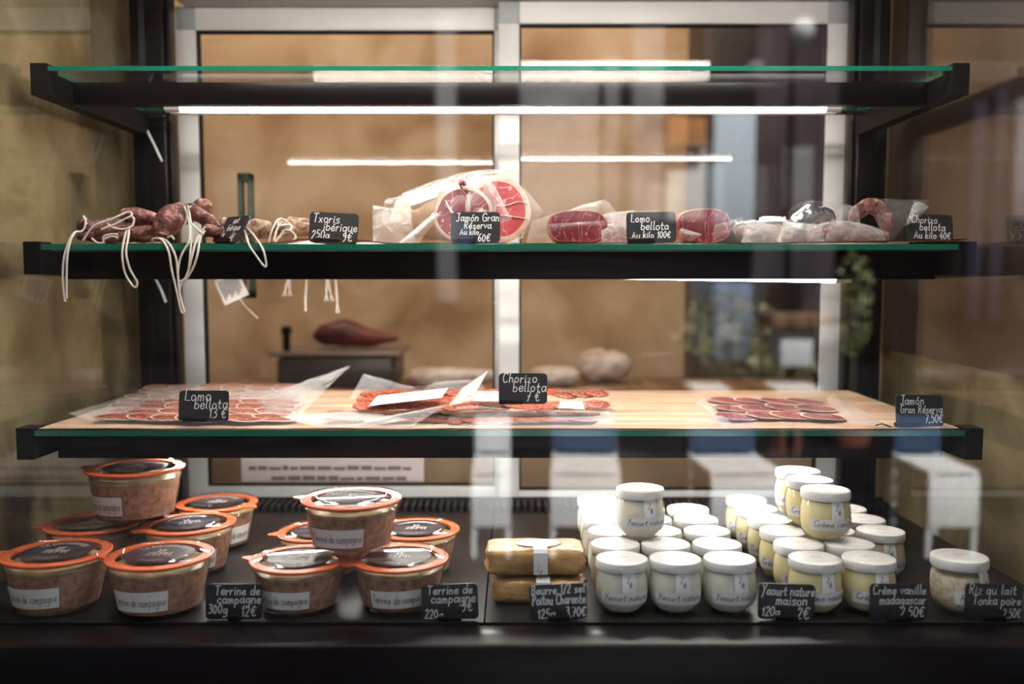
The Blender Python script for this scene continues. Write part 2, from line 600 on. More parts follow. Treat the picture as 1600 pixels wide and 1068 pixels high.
ACC = {'é': ('e', '26,64 40,82'), 'è': ('e', '36,64 22,82'), 'É': ('E', '24,112 40,130'), 'ó': ('o', '24,64 38,82')}


def glyph(ch):
    if ch == '€':
        ch = 'E_'
    extra = None
    if ch in ACC:
        ch, extra = ACC[ch]
    if ch not in GL:
        return 0.30, []
    adv, s_ = GL[ch]
    out = []
    for st in s_.split('|') + ([extra] if extra else []):
        sm = st.startswith('~')
        pts = [Vector((float(a.split(',')[0]) / 100, float(a.split(',')[1]) / 100, 0)) for a in st.lstrip('~').split()]
        out.append(catmull(pts, 4) if sm else pts)
    return adv / 100, out


def text_width(txt, size):
    return sum(glyph(c)[0] + 0.06 for c in txt) * size


def strokes(txt, x, y, size, slant=0.12, rng=None, jit=0.02, rise=0.0):
    """polylines in (u, v) for a line of writing that starts at x, y"""
    out = []
    cx = x
    for ch in txt:
        adv, st = glyph(ch)
        dy = (rng.uniform(-jit, jit) if rng else 0) * size
        sc = size * (1 + (rng.uniform(-jit, jit) * 2 if rng else 0))
        for poly in st:
            out.append([(cx + (p.x + slant * p.y) * sc, y + dy + p.y * sc + (cx - x) * rise) for p in poly])
        cx += (adv + 0.06) * size
    return out


def ribbons(mb, polys, width, fn, mi=0):
    """flat strokes of a pen; fn maps (u, v) onto the written surface"""
    for poly in polys:
        P = [Vector((p[0], p[1], 0)) for p in poly]
        if len(P) < 2:
            continue
        vs, fs = [], []
        for k, p in enumerate(P):
            t = P[min(k + 1, len(P) - 1)] - P[max(k - 1, 0)]
            if t.length < 1e-9:
                t = Vector((1, 0, 0))
            t.normalize()
            n_ = Vector((-t.y, t.x, 0)) * width / 2
            e = Vector((0, 0, 0))
            if k == 0:
                e = -t * width * .4
            if k == len(P) - 1:
                e = t * width * .4
            a, b = p + n_ + e, p - n_ + e
            vs += [fn(a.x, a.y), fn(b.x, b.y)]
        for k in range(len(P) - 1):
            fs.append((2 * k, 2 * k + 1, 2 * k + 3, 2 * k + 2))
        mb.add(vs, fs, mi)

# ================================================================ the setting
XC = -0.016                 # middle of the display case
DOOR_Y = 1.85
Z3, Z2 = at(800, 672, 1.29).z, at(800, 381, 1.33).z
ZT = at(800, 103, 1.37).z
TILT = 0.03


def zd(y):
    """height of the slightly sloping dark deck"""
    return 1.25 - 0.452 - TILT * (y - 1.18)


def S(name, a, b, mat, bev=0.0):
    return struct(MB().box(a, b, 0, bev).build(name, mat, smooth=bev > 0))


S('floor', (-3.2, 1.05, -0.06), (3.2, 4.2, 0.0), M['dark_wood'])
S('ceiling', (-3.3, 0.93, 2.84), (3.3, 4.3, 2.96), M['ceil'])
S('wall_back', (-3.2, 3.35, 0), (3.2, 3.5, 2.84), M['shopwall'])
S('wall_left', (-0.96, 1.05, 0), (-0.765, 1.98, 2.84), M['stone'])
S('wall_right', (0.760, 1.05, 0), (0.96, 1.98, 2.84), M['stone'])
S('wall_outer_left', (-3.3, 0.93, 0), (-3.2, 4.3, 2.84), M['shopwall'])
S('wall_outer_right', (3.2, 0.93, 0), (3.3, 4.3, 2.84), M['shopwall'])
S('dark_sheet_1', (0.7545, 1.052, 1.095), (0.7598, 1.98, 2.2), M['panel'])  # thin dark brown sheet covering the upper part of the right wall
f = MB()
f.box((-3.3, 0.93, 0), (-0.80, 1.05, 2.84))
f.box((0.80, 0.93, 0), (3.3, 1.05, 2.84))
f.box((-0.80, 0.93, 0), (0.80, 1.05, 0.66))
f.box((-0.80, 0.93, 2.02), (0.80, 1.05, 2.84))
struct(f.build('wall_front', M['stone'], smooth=False))
struct(MB().box((-0.80, 0.985, 0.66), (0.80, 0.993, 2.02)).build('window_1', M['window'], smooth=False))

# ---------------------------------------------------------------- the display case
case = root('display_case', 'black refrigerated display case with sloping dark deck, posts and glass side panes', 'display case', (XC, 1.45, 0.0))
O = case.location.copy()


def part(mb, name, mat, par=case, smooth=False, **k):
    return mb.build(name, mat, par, off=O, smooth=smooth, **k)


part(MB().box((-0.755, 1.07, 0.0), (0.75, 1.80, zd(1.8) - 0.10)), 'base_cabinet', M['black_matte'])
# the deck: two trays meeting at a seam, and the front sill
def tray(x0, x1):
    m = MB()
    y0, y1 = 1.125, 1.715
    v = []
    for (x, y) in ((x0, y0), (x1, y0), (x1, y1), (x0, y1)):
        v.append((x, y, zd(y)))
    for (x, y) in ((x0, y0), (x1, y0), (x1, y1), (x0, y1)):
        v.append((x, y, zd(y) - 0.05))
    m.add(v, [(0, 1, 2, 3), (4, 7, 6, 5), (0, 4, 5, 1), (1, 5, 6, 2), (2, 6, 7, 3), (3, 7, 4, 0)])
    return m
XS = at(757, 985, 1.13).x
part(tray(-0.752, XS - 0.0012), 'deck_tray', M['tray'])
part(tray(XS + 0.0012, 0.748), 'deck_tray', M['tray'])
part(MB().box((-0.755, 1.055, zd(1.13) - 0.16), (0.75, 1.1235, zd(1.13) - 0.001), 0, 0.006), 'front_sill', M['black'], smooth=True)
# vent grille along the back of the deck
g = MB()
gy0, gy1 = 1.718, 1.775
gz = zd(1.72)
g.box((-0.752, gy1, gz - 0.06), (0.748, gy1 + 0.006, gz + 0.016))
g.box((-0.752, gy0, gz - 0.06), (0.748, gy0 + 0.004, gz + 0.001))
n = 108
for i in range(n + 1):
    x = -0.75 + 1.49 * i / n
    g.box((x, gy0 + 0.004, gz - 0.012), (x + 0.0062, gy1, gz + 0.002 + 0.010))
part(g, 'vent_grille', M['tray'])

post_l = part(MB().box((-0.733, 1.755, 0.72), (-0.668, 1.80, 1.98), 0, 0.003)
              .box((-0.668, 1.765, 0.72), (-0.660, 1.80, 1.98), 0, 0.002)
              .box((-0.712, 1.748, 0.72), (-0.700, 1.756, 1.98)), 'post', M['black'], smooth=True)
post_r = part(MB().box((0.666, 1.755, 0.72), (0.725, 1.80, 1.98), 0, 0.003)
              .box((0.658, 1.765, 0.72), (0.666, 1.80, 1.98), 0, 0.002)
              .box((0.690, 1.748, 0.72), (0.702, 1.756, 1.98)), 'post', M['black'], smooth=True)
part(MB().box((-0.742, 1.12, 0.70), (-0.736, 1.81, 1.98)), 'side_pane', M['sidepane'])
part(MB().box((0.729, 1.12, 0.70), (0.735, 1.81, 1.98)), 'side_pane', M['sidepane'])
part(MB().box((-0.765, 1.06, 1.905), (0.76, 1.98, 1.93)), 'top_panel', M['ceil'])
# door track and header above, sill below
hd = MB()
hd.box((-0.672, 1.80, at(0, 15, DOOR_Y).z + 0.016), (0.662, 1.93, 1.905))
part(hd, 'door_header', M['alu'])
part(MB().box((-0.672, 1.785, gz - 0.03), (0.664, 1.90, at(0, 791, 1.85).z)), 'door_sill', M['tray'])

# white cables hanging on the left post
for (a, b) in (((217, 181), (253, 252)), ((243, 436), (259, 472))):
    p0, p1 = at(a[0], a[1], 1.735), at(b[0], b[1], 1.74)
    mid = (p0 + p1) / 2 + Vector((0.0015, 0, 0))
    part(MB().tube(catmull([p0, mid, p1], 6), 0.0024, 8), 'cable', M['white_metal'], smooth=True)

# the lamp under the case's top
lm = root('ceiling_lamp', 'long white lamp under the top panel of the display case', 'lamp', (XC, 1.12, 1.88))
q = lm.location
MB().box((-0.59, 1.085, 1.840), (0.57, 1.155, 1.905), 0, 0.004).build('housing', M['white_metal'], lm, off=q)
MB().box((-0.575, 1.095, 1.794), (0.555, 1.145, 1.840)).build('diffuser', M['lamp'], lm, off=q, smooth=False)


# ---------------------------------------------------------------- sliding doors
def sliding_door(x0, x1, y, label, top, bot, sw_l, sw_r, top_h):
    r_ = root('sliding_door', label, 'door', ((x0 + x1) / 2, y, bot))
    q = r_.location.copy()
    t = 0.028
    fr = MB()
    fr.box((x0, y, bot), (x0 + sw_l, y + t, top - top_h), 0, 0.0015)
    fr.box((x1 - sw_r, y, bot), (x1, y + t, top - top_h), 0, 0.0015)
    fr.box((x0 + sw_l, y + 0.002, top - top_h), (x1 - sw_r, y + t, top), 0, 0.0015)
    fr.box((x0 + sw_l, y + 0.002, bot), (x1 - sw_r, y + t, bot + 0.032), 0, 0.0015)
    fr.build('frame', M['alu'], r_, off=q)
    c = MB()
    c.box((x0, y + 0.001, top - top_h), (x0 + sw_l, y + t, top), 0, 0.001)
    c.box((x1 - sw_r, y + 0.001, top - top_h), (x1, y + t, top), 0, 0.001)
    c.tube([(x0 + sw_l * .35, y - 0.001, top - top_h * .45), (x0 + sw_l * .35, y + 0.002, top - top_h * .45)], 0.0035, 10)
    c.build('corner_joint', M['alu_grey'], r_, off=q, label='grey corner joints')
    MB().box((x0 + sw_l - 0.004, y + 0.012, bot + 0.028), (x1 - sw_r + 0.004, y + 0.017, top - top_h + 0.004)).build('pane', M['doorpane'], r_, off=q, smooth=False)
    gk = MB()
    gx0, gx1, gz0, gz1 = x0 + sw_l, x1 - sw_r, bot + 0.032, top - top_h
    w = 0.004
    for a, b in (((gx0, gz0), (gx0 + w, gz1)), ((gx1 - w, gz0), (gx1, gz1)), ((gx0, gz1 - w), (gx1, gz1)), ((gx0, gz0), (gx1, gz0 + w))):
        gk.box((a[0], y + 0.006, a[1]), (b[0], y + 0.022, b[1]))
    gk.build('gasket', M['black_matte'], r_, off=q, smooth=False)
    return r_, q


dz0 = at(0, 789, DOOR_Y).z
dzt = at(0, 15, DOOR_Y).z
d1, q1 = sliding_door(at(276, 100, DOOR_Y + .032).x, at(783, 100, DOOR_Y + .03).x, DOOR_Y + 0.032, 'left white framed sliding glass door of the case, green pull strip on it', dzt + 0.0155, dz0, 0.040, 0.014, 0.047)
sliding_door(at(779, 100, DOOR_Y).x, at(1324, 100, DOOR_Y).x, DOOR_Y - 0.006, 'right white framed sliding glass door of the case, overlapping the left one', dzt + 0.0155, dz0, 0.042, 0.042, 0.044)
hx0, hx1 = at(373, 360, 1.90).x, at(394, 360, 1.90).x
h = MB()
h.box((hx0, 1.897, at(0, 466, 1.9).z), (hx0 + 0.008, 1.925, at(0, 270, 1.9).z), 0, 0.002)
h.box((hx1 - 0.008, 1.897, at(0, 466, 1.9).z), (hx1, 1.925, at(0, 270, 1.9).z), 0, 0.002)
h.box((hx0, 1.897, at(0, 284, 1.9).z), (hx1, 1.925, at(0, 270, 1.9).z), 0, 0.002)
h.box((hx0, 1.897, at(0, 466, 1.9).z), (hx1, 1.925, at(0, 452, 1.9).z), 0, 0.002)
h.build('handle', plain('green_pull', (0.025, 0.06, 0.04), 0.4), d1, off=q1, label='green edged pull strip')


# ---------------------------------------------------------------- shelves
def shelf(name_label, zt, yf, yb, x0, x1, gth, beam_y, beam_h, tip_h, drop, tube_y=None, tube_x=(-0.57, 0.537), tube_z=(0, 0), cap=0.0035, rear=0.046):
    r_ = root('glass_shelf', name_label, 'shelf', ((x0 + x1) / 2, yf, zt))
    q = r_.location.copy()
    # glass sheet with green polished edge
    g_ = MB()
    a, b = (x0 + 0.024, yf, zt - gth), (x1 - 0.024, yb, zt)
    g_.box(a, b)
    g_.mi = [0, 0, 1, 1, 1, 1]
    g_.build('glass_panel', [M['pane'], M['shelf_edge']], r_, off=q, smooth=False)
    gb = zt - gth
    # side brackets, deeper towards the post
    for s_, xa in ((-1, x0), (1, x1)):
        xb = xa - s_ * 0.0245
        lo, hi = min(xa, xb), max(xa, xb)
        m = MB()
        # front block wraps the end of the glass
        prof = [(yf - 0.004, gb - tip_h), (yf - 0.004, zt + cap), (yf + 0.03, zt + cap), (yf + 0.03, gb - 0.0005), (1.7465, gb - 0.0005), (1.7465, gb - tip_h - drop)]
        vs = [(lo, y, z) for y, z in prof] + [(hi, y, z) for y, z in prof]
        n_ = len(prof)
        fs = [tuple(range(n_)), tuple(reversed(range(n_, 2 * n_)))]
        for i in range(n_):
            j = (i + 1) % n_
            fs.append((i, i + n_, j + n_, j))
        m.add(vs, fs)
        m.build('bracket', M['black_matte'], r_, off=q, smooth=False)
    # front rail, and a rear one
    MB().box((x0 + 0.0245, beam_y, gb - beam_h), (x1 - 0.0245, beam_y + 0.012, gb - 0.0006), 0, 0.0008).box((x0 + 0.0245, beam_y + 0.012, gb - beam_h), (x1 - 0.0245, beam_y + 0.022, gb - beam_h + 0.003)).build('front_rail', M['black'], r_, off=q)
    MB().box((x0 + 0.0245, yb - 0.03, gb - rear), (x1 - 0.0245, yb - 0.018, gb - 0.0006)).build('rear_rail', M['black_matte'], r_, off=q, smooth=False)
    if tube_y:
        xa, xb = tube_x
        za, zb = tube_z
        rr = 0.0074
        tl = MB().tube([(xa, tube_y, za), (xb, tube_y, zb)], rr, 12)
        t_ = tl.build('led_tube', M['led'], r_, off=q)
        for (x, z, s_) in ((xa, za, -1), (xb, zb, 1)):
            MB().tube([(x + s_ * 0.0002, tube_y, z), (x + s_ * 0.026, tube_y, z)], rr + 0.0008, 12).build('tube_cap', M['white_metal'], t_, off=q)
        hz = MB()
        v = [(xa - .03, tube_y + 0.004, za + rr), (xb + .03, tube_y + 0.004, zb + rr), (xb + .03, tube_y + 0.024, zb + rr), (xa - .03, tube_y + 0.024, za + rr)]
        v += [(p[0], p[1], p[2] + 0.008) for p in v]
        hz.add(v, [(0, 3, 2, 1), (4, 5, 6, 7), (0, 1, 5, 4), (1, 2, 6, 5), (2, 3, 7, 6), (3, 0, 4, 7)])
        hz.add([(p[0], p[1] + 0.024, p[2] - 0.0115) for p in v[:4]] + [(p[0], p[1] + 0.024, p[2] - 0.0065) for p in v[:4]], [(0, 3, 2, 1), (4, 5, 6, 7), (0, 1, 5, 4), (1, 2, 6, 5), (2, 3, 7, 6), (3, 0, 4, 7)])
        hz.build('tube_holder', M['white_metal'], t_, off=q, smooth=False)
    return r_


SX0, SX1 = XC - 0.704, XC + 0.700
tz = at(0, 168, 1.533).z
shelf('empty top glass shelf on black brackets with a lit white tube beneath', ZT, 1.37, 1.73, SX0, SX1, 0.007, 1.448, ZT - 0.007 - at(0, 163, 1.448).z, ZT - 0.007 - at(0, 148, 1.366).z, at(0, 148, 1.366).z - at(0, 211, 1.74).z,
      1.533, (at(283, 168, 1.533).x, at(1289, 168, 1.533).x), (tz, tz), rear=0.006)
shelf('middle glass shelf on black rail, carrying sausages, ham and loin under tags', Z2, 1.33, 1.73, SX0, SX1, 0.0085, 1.40, 0.044, 0.036, 0.010,
      1.50, (-0.56, at(1304, 440, 1.50).x), (at(0, 417, 1.5).z, at(0, 434.3, 1.5).z), rear=0.012)
shelf('lower glass shelf on black rail, carrying the flat packs of sliced meat', Z3, 1.29, 1.72, SX0, SX1, 0.0085, 1.355, 0.046, 0.034, 0.006,
      1.435, (-0.56, 0.55), (Z3 - 0.045, Z3 - 0.045))


# ---------------------------------------------------------------- kraft paper on the shelves
def sheet(name, label, cat, x0, x1, y0, y1, z, mat, curl=None, wav=0.0012, nx=60, ny=14, lip=0.0, group=None, xf=None):
    r_ = Vector(((x0 + x1) / 2, (y0 + y1) / 2, z))
    def fn(u, v):
        x = x0 + (x1 - x0) * u
        y = y0 + (y1 - y0) * v
        if xf:
            x += xf(u, v)
        w = wav * (noise.noise(Vector((x * 9, y * 14, z * 3))) + 1.0) * 0.9
        zz = z + 0.0008 + w
        if curl:
            zz += curl(u, v)
        return (x, y, zz)
    m = MB().grid(fn, nx, ny)
    k = len(m.v)
    m.grid(lambda u, v: Vector(fn(u, v)) - Vector((0, 0, 0.0006)), nx, ny)
    o = m.build(name, mat, None, off=r_)
    o.location = r_
    tagit(o, label, cat, group)
    return o


sheet('paper_sheet', 'brown kraft paper lining the whole lower glass shelf', 'paper', SX0 + 0.028, SX1 - 0.030, 1.296, 1.716, Z3, M['kraft'], None, 0.0012, 90, 16, xf=lambda u, v: (0.010 * v if u < .02 else -0.006 * v))
sheet('paper_sheet', 'brown kraft paper under the ham and loin, right end lifted off the shelf', 'paper', at(415, 380, 1.34).x, at(1512, 380, 1.34).x, 1.334, 1.66, Z2, M['kraft'],
      lambda u, v: 0.006 * max(0, (u - 0.70) / 0.30) ** 1.3 * (1 - v) + (0.006 * math.exp(-((u - 0.055) / 0.025) ** 2) + 0.004 * math.exp(-((u - 0.14) / 0.02) ** 2)) * (1 - v) ** 2, 0.0014, 120, 12)
sheet('paper_sheet', 'brown kraft paper under the stringed sausages at the left end', 'paper', at(130, 380, 1.34).x, at(408, 380, 1.34).x, 1.340, 1.66, Z2, M['kraft'],
      lambda u, v: 0.012 * max(0, (0.2 - u) / 0.2) * v, 0.0010, 40, 10)

# ---------------------------------------------------------------- the shop behind the doors
cz = at(0, 606, 2.75).z
ct = root('back_counter', 'long wooden counter in the shop behind the case', 'counter', (0.1, 2.95, 0))
q = ct.location.copy()
MB().box((-1.6, 2.62, cz - 0.04), (1.5, 3.02, cz), 0, 0.004).build('worktop', M['wood'], ct, off=q)
MB().box((-1.57, 2.66, 0.0), (1.47, 2.99, cz - 0.04)).build('body', M['shopwall'], ct, off=q, smooth=False)

bx = root('slicer', 'dark grey box shaped slicer standing on the shop counter', 'slicer', (at(525, 600, 2.85).x, 2.86, cz))
q = bx.location.copy()
x0, x1, z1 = at(432, 580, 2.75).x, at(618, 580, 2.75).x, at(0, 556, 2.75).z
MB().box((x0, 2.74, cz + 0.001), (x1, 2.99, z1), 0, 0.02).build('body', plain('slicer_grey', (0.05, 0.042, 0.042), 0.4), bx, off=q)
MB().box((x0 - 0.02, 2.72, z1 + 0.0005), (x1 + 0.02, 3.0, z1 + 0.014), 0, 0.006).build('plate', plain('slicer_plate', (0.20, 0.15, 0.14), 0.35, 0.3), bx, off=q)
MB().lathe([(0.01, 0), (0.012, 0.01), (0.012, 0.05), (0.018, 0.06), (0.016, 0.075), (0.004, 0.08)], 16, c=(x0 + 0.03, 2.76, z1 + 0.0145)).build('knob', M['black'], bx, off=q)


def blob(pts, rad, n=20, wob=0.12, seed=0, squash=0.85):
    return MB().tube(catmull(pts, 5), [r_ for r_ in _interp(rad, pts)], n, wob=wob, seed=seed, squash=squash)


def _interp(rad, pts):
    out = []
    for i in range(len(rad) - 1):
        for j in range(5):
            out.append(rad[i] + (rad[i + 1] - rad[i]) * j / 5)
    out.append(rad[-1])
    return out


hm = root('cured_ham', 'dark red whole ham lying on the slicer behind the case', 'ham', (at(545, 540, 2.85).x, 2.86, z1 + 0.02))
q = hm.location.copy()
hz = z1 + 0.014
blob([at(490, 525, 2.86), at(505, 523, 2.86), at(540, 520, 2.86), at(575, 527, 2.86), at(602, 528, 2.86), at(622, 528, 2.86)],
     [0.012, 0.040, 0.052, 0.036, 0.020, 0.010], 24, 0.1).build('body', mottled('dark_ham_rind', [(0.3, (0.05, 0.01, 0.012)), (0.7, (0.17, 0.025, 0.022))], 14, 4, 0.5), hm, off=q)
for k, (xa, xb, ya, rr, lab) in enumerate(((640, 740, 580, 0.034, 'white paper wrapped joint beside the slicer on the shop counter'), (700, 776, 560, 0.026, 'white wrapped joint lying behind another left of the middle door stile'),
                                        (826, 905, 575, 0.036, 'pale wrapped joint just right of the middle door stile on the shop counter'), (900, 985, 560, 0.060, 'large pale wrapped bundle on the right part of the shop counter'))):
    yy = 2.78 + 0.10 * (k % 2)
    a, b = at(xa, ya, yy), at(xb, ya, yy)
    zz = cz + rr * 0.95
    a.z = b.z = zz
    c = (a + b) / 2
    o = blob([a, a.lerp(b, .1), a.lerp(b, .35), a.lerp(b, .7), a.lerp(b, .92), b], [rr * .35, rr * .85, rr, rr * .95, rr * .7, rr * .3], 20, 0.25, k).build('wrapped_joint', mottled('wrapping_paper_%d' % k, [(0.3, (0.42, 0.30, 0.25)), (0.7, (0.68, 0.60, 0.56))], 12, 4, 0.6), None, off=c)
    o.location = c
    tagit(o, lab, 'meat')
cb = root('shop_cabinet', 'tall dark cabinet against the shop wall behind the right door', 'cabinet', (at(1200, 0, 3.2).x, 3.2, 0))
q = cb.location.copy()
x0, x1 = at(1098, 300, 3.05).x, at(1500, 300, 3.05).x
MB().box((x0, 3.05, 0.0), (x1, 3.34, 2.6), 0, 0.004).build('body', M['dark_wood'], cb, off=q)
for i in range(2):
    a = x0 + 0.01 + i * (x1 - x0 - 0.02) / 2
    b = a + (x1 - x0 - 0.02) / 2 - 0.01
    dd = MB().box((a, 3.03, 0.05), (b, 3.0495, 2.55), 0, 0.003).build('door', M['dark_wood'], cb, off=q)
    MB().box((b - 0.03 if i == 0 else a + 0.02, 3.012, 1.1), (b - 0.02 if i == 0 else a + 0.03, 3.03, 1.3), 0, 0.003).build('handle', M['alu_grey'], dd, off=q)
# notice taped inside of the left door, seen through the glass
nt_ = root('paper_notice', 'pale printed notice taped to the foot of the left sliding door', 'notice', (at(520, 740, 1.93).x, 1.93, at(0, 752, 1.93).z))
q = nt_.location.copy()
a, b = at(378, 752, 1.93), at(662, 715, 1.93)
MB().box((a.x, 1.93, a.z), (b.x, 1.9305, b.z + 0.02)).build('sheet', plain('notice_paper', (0.58, 0.50, 0.50), 0.8), nt_, off=q, smooth=False)
tx = MB()
rg = random.Random(3)
for row, zz in enumerate((730, 746)):
    x = a.x + 0.015 + 0.05 * row
    while x < b.x - 0.04:
        w = rg.uniform(0.012, 0.035)
        tx.box((x, 1.9293, at(0, zz, 1.93).z - 0.006), (x + w, 1.9299, at(0, zz, 1.93).z + rg.uniform(0.001, 0.005)))
        x += w + 0.0035
tx.build('print', plain('notice_print', (0.16, 0.12, 0.13), 0.8), nt_, off=q, smooth=False)
# lamps of the shop
for x in (-0.9, 0.35):
    l_ = root('shop_lamp', 'warm ceiling lamp of the shop on the %s' % ('left, over the slicer' if x < 0 else 'right, over the wrapped joints'), 'lamp', (x, 2.55, 2.84))
    MB().lathe([(0.10, -0.05), (0.12, -0.03), (0.12, -0.001)], 32).build('housing', M['white_metal'], l_)
    MB().lathe([(0.09, -0.056), (0.098, -0.0505)], 32).build('diffuser', M['shoplamp'], l_)

# ================================================================ the goods
RG = random.Random(11)


def solve_y(px, py, h):
    best = None
    for k in range(1400):
        y = 1.10 + k * 0.0005
        e = abs(at(px, py, y).z - (zd(y) + h))
        if best is None or e < best[0]:
            best = (e, y)
    return best[1]


DECK_ROT = -math.atan(TILT)

# ---------------------------------------------------------------- slate price tags
TW, TH, TT = 0.0735, 0.0465, 0.0022


def slate_tag(label, loc, lines, w=TW, h=TH, back=10, yaw=0, roll=0, holder=(0.30, 0.70), pen=0.0013, seed=0, group='handwritten slate price tags'):
    r_ = root('price_tag', label, 'price tag', loc, (R(-back), R(roll), R(yaw)), group)
    m = MB()
    b = 0.006
    pts = []
    for cx, cz_, a0 in ((w / 2 - b, h - b, 0), (-w / 2 + b, h - b, 90), (-w / 2 + b, b, 180), (w / 2 - b, b, 270)):
        for k in range(6):
            a = R(a0 + 18 * k)
            pts.append((cx + b * math.cos(a), cz_ + b * math.sin(a)))
    n_ = len(pts)
    vs = [(x, -TT / 2, z) for x, z in pts] + [(x, TT / 2, z) for x, z in pts]
    fs = [tuple(reversed(range(n_))), tuple(range(n_, 2 * n_))] + [(i, (i + 1) % n_, (i + 1) % n_ + n_, i + n_) for i in range(n_)]
    m.add(vs, fs)
    m.build('card', M['tag'], r_)
    t = MB()
    rng = random.Random(seed + 5)
    for (txt, x, y, s_) in lines:
        s_ = s_ * h
        st = strokes(txt, 0, 0, s_, rng=rng, jit=0.03)
        wid = text_width(txt, s_)
        x0 = -w / 2 + x * w
        mx = w * 0.49 - x0
        k = min(1.0, mx / wid)
        st = [[(x0 + u * k, y * h + v) for u, v in poly] for poly in st]
        ribbons(t, st, pen, lambda u, v: Vector((u, -TT / 2 - 0.00025, v)))
    t.build('writing', M['chalk'], r_, smooth=False)
    if holder:
        a, c = -w / 2 + holder[0] * w, -w / 2 + holder[1] * w
        hb = MB().box((a, -0.0075, -0.0005), (c, -0.0014, 0.0062), 0, 0.0008)
        hb.box((a, 0.0014, -0.0005), (c, 0.0075, 0.0062), 0, 0.0008)
        hb.box((a, -0.0014, -0.0005), (c, 0.0014, -0.00005))
        hb.build('foot', M['black'], r_)
    return r_


def tag_on(label, cx, ybot, Y, z, lines, **k):
    p = at(cx, ybot, Y)
    return slate_tag(label, (p.x, Y, z + 0.0012), lines, **k)


# lower shelf
tag_on('black slate tag reading Lomo bellota 13 €, on the left pack of slices', 318, 662, 1.318, at(0, 660, 1.318).z,
       [('Lomo', .10, .68, .36), ('bellota', .30, .42, .34), ('13 €', .60, .13, .32)], holder=(.10, .58), seed=1, yaw=1)
tag_on('black slate tag reading Chorizo bellota 7 €, propped on the chorizo packs', 817, 632, 1.345, at(0, 632, 1.345).z,
       [('Chorizo', .07, .70, .32), ('bellota', .28, .40, .34), ('7 €', .56, .10, .32)], holder=(.01, .50), seed=2, yaw=-2)
tag_on('black slate tag reading Jamón Gran Réserva 7,50 €, at the right shelf end', 1437, 674, 1.31, Z3 + 0.001,
       [('Jamón', .08, .70, .28), ('Gran Réserva', .08, .43, .26), ('7,50€', .60, .13, .27)], holder=(0.0, .50), seed=3, yaw=6, roll=1.5)
# middle shelf
tag_on('narrow looking black slate tag turned sideways, reading Fuet ibérique 170g 6 €', 352, 382, 1.352, Z2 + 0.001,
       [('Fuet', .36, .74, .24), ('ibérique', .28, .46, .24), ('170g', .02, .24, .24), ('6€', .60, .07, .26)], back=30, yaw=-46, holder=(.1, .7), seed=4)
tag_on('black slate tag reading Txoris ibérique 250g 9 €, beside the tied sausages', 520, 380, 1.36, Z2 + 0.001,
       [('Txoris', .06, .66, .30), ('ibérique', .28, .40, .30), ('250g', .05, .13, .28), ('9€', .68, .08, .30)], roll=3, holder=(.1, .66), seed=5, yaw=2)
tag_on('black slate tag reading Jamón Gran Réserva Au kilo 60 €, before the ham', 743, 382, 1.343, Z2 + 0.001,
       [('Jamón Gran', .10, .70, .26), ('Réserva', .26, .46, .24), ('Au kilo', .18, .26, .19), ('60€', .54, .04, .25)], holder=(0.02, .5), seed=6, yaw=1)
tag_on('black slate tag reading Lomo bellota Au kilo 100 €, between the loin pieces', 1018, 382, 1.343, Z2 + 0.001,
       [('Lomo', .08, .68, .26), ('bellota', .28, .42, .27), ('Au kilo 100€', .10, .15, .22)], holder=(.02, .55), seed=7, yaw=-3, roll=-1)
tag_on('black slate tag reading Chorizo bellota Au kilo 40 €, half hidden by paper', 1453, 388, 1.40, Z2 + 0.001,
       [('Chorizo', .08, .70, .26), ('bellota', .26, .45, .27), ('Au kilo 40€', .14, .18, .24)], holder=(.1, .6), seed=8, yaw=4, roll=2)


def deck_tag(label, cx, ybot, Y, lines, **k):
    Y = 1.1335
    k.setdefault('back', 3)
    p = at(cx, ybot, Y)
    return slate_tag(label, (p.x, Y, zd(Y) + 0.0008), lines, **k)


deck_tag('black slate tag reading Terrine de campagne 300g 12 €, between the two jar piles', 366, 975, 1.148,
         [('Terrine de', .16, .70, .26), ('campagne', .20, .46, .27), ('300g', .04, .18, .26), ('12€', .62, .10, .30)], holder=(.42, .62), seed=9, pen=.0012)
deck_tag('black slate tag reading Terrine de campagne 220g 9 €, at the right jar pile', 704, 982, 1.142,
         [('Terrine de', .10, .72, .26), ('campagne', .16, .48, .27), ('9€', .70, .24, .28), ('220g', .04, .06, .25)], holder=(.3, .7), seed=10, roll=-2, pen=.0012)
deck_tag('black slate tag reading Beurre 1/2 sel, in front of the wrapped butter', 873, 989, 1.140,
         [('Beurre 1/2 sel', .03, .74, .25), ('Poitou Charente', .04, .44, .29), ('125g', .12, .06, .26), ('3,70€', .62, .08, .27)], holder=(.3, .7), seed=11, roll=-3, pen=.0015)
deck_tag('black slate tag reading Yaourt nature maison 120g 2 €, right of the yogurts', 1227, 990, 1.137,
         [('Yaourt nature', .05, .68, .28), ('maison', .30, .42, .28), ('120g', .06, .10, .26), ('2€', .68, .04, .32)], holder=(.3, .7), seed=12, roll=2, pen=.0015)
deck_tag('black slate tag reading Crème vanille madagascar 2,50 €', 1402, 990, 1.137,
         [('Crème vanille', .04, .72, .26), ('madagascar', .16, .44, .27), ('2,50€', .52, .08, .29)], holder=(.3, .7), seed=13, roll=0, pen=.0012)
deck_tag('black slate tag reading Riz au lait Tonka, at the far right of the deck', 1550, 991, 1.137,
         [('Riz au lait', .05, .72, .27), ('Tonka poire', .12, .42, .27), ('2,50€', .66, .06, .26)], holder=(.3, .7), seed=14, roll=1, pen=.0011)


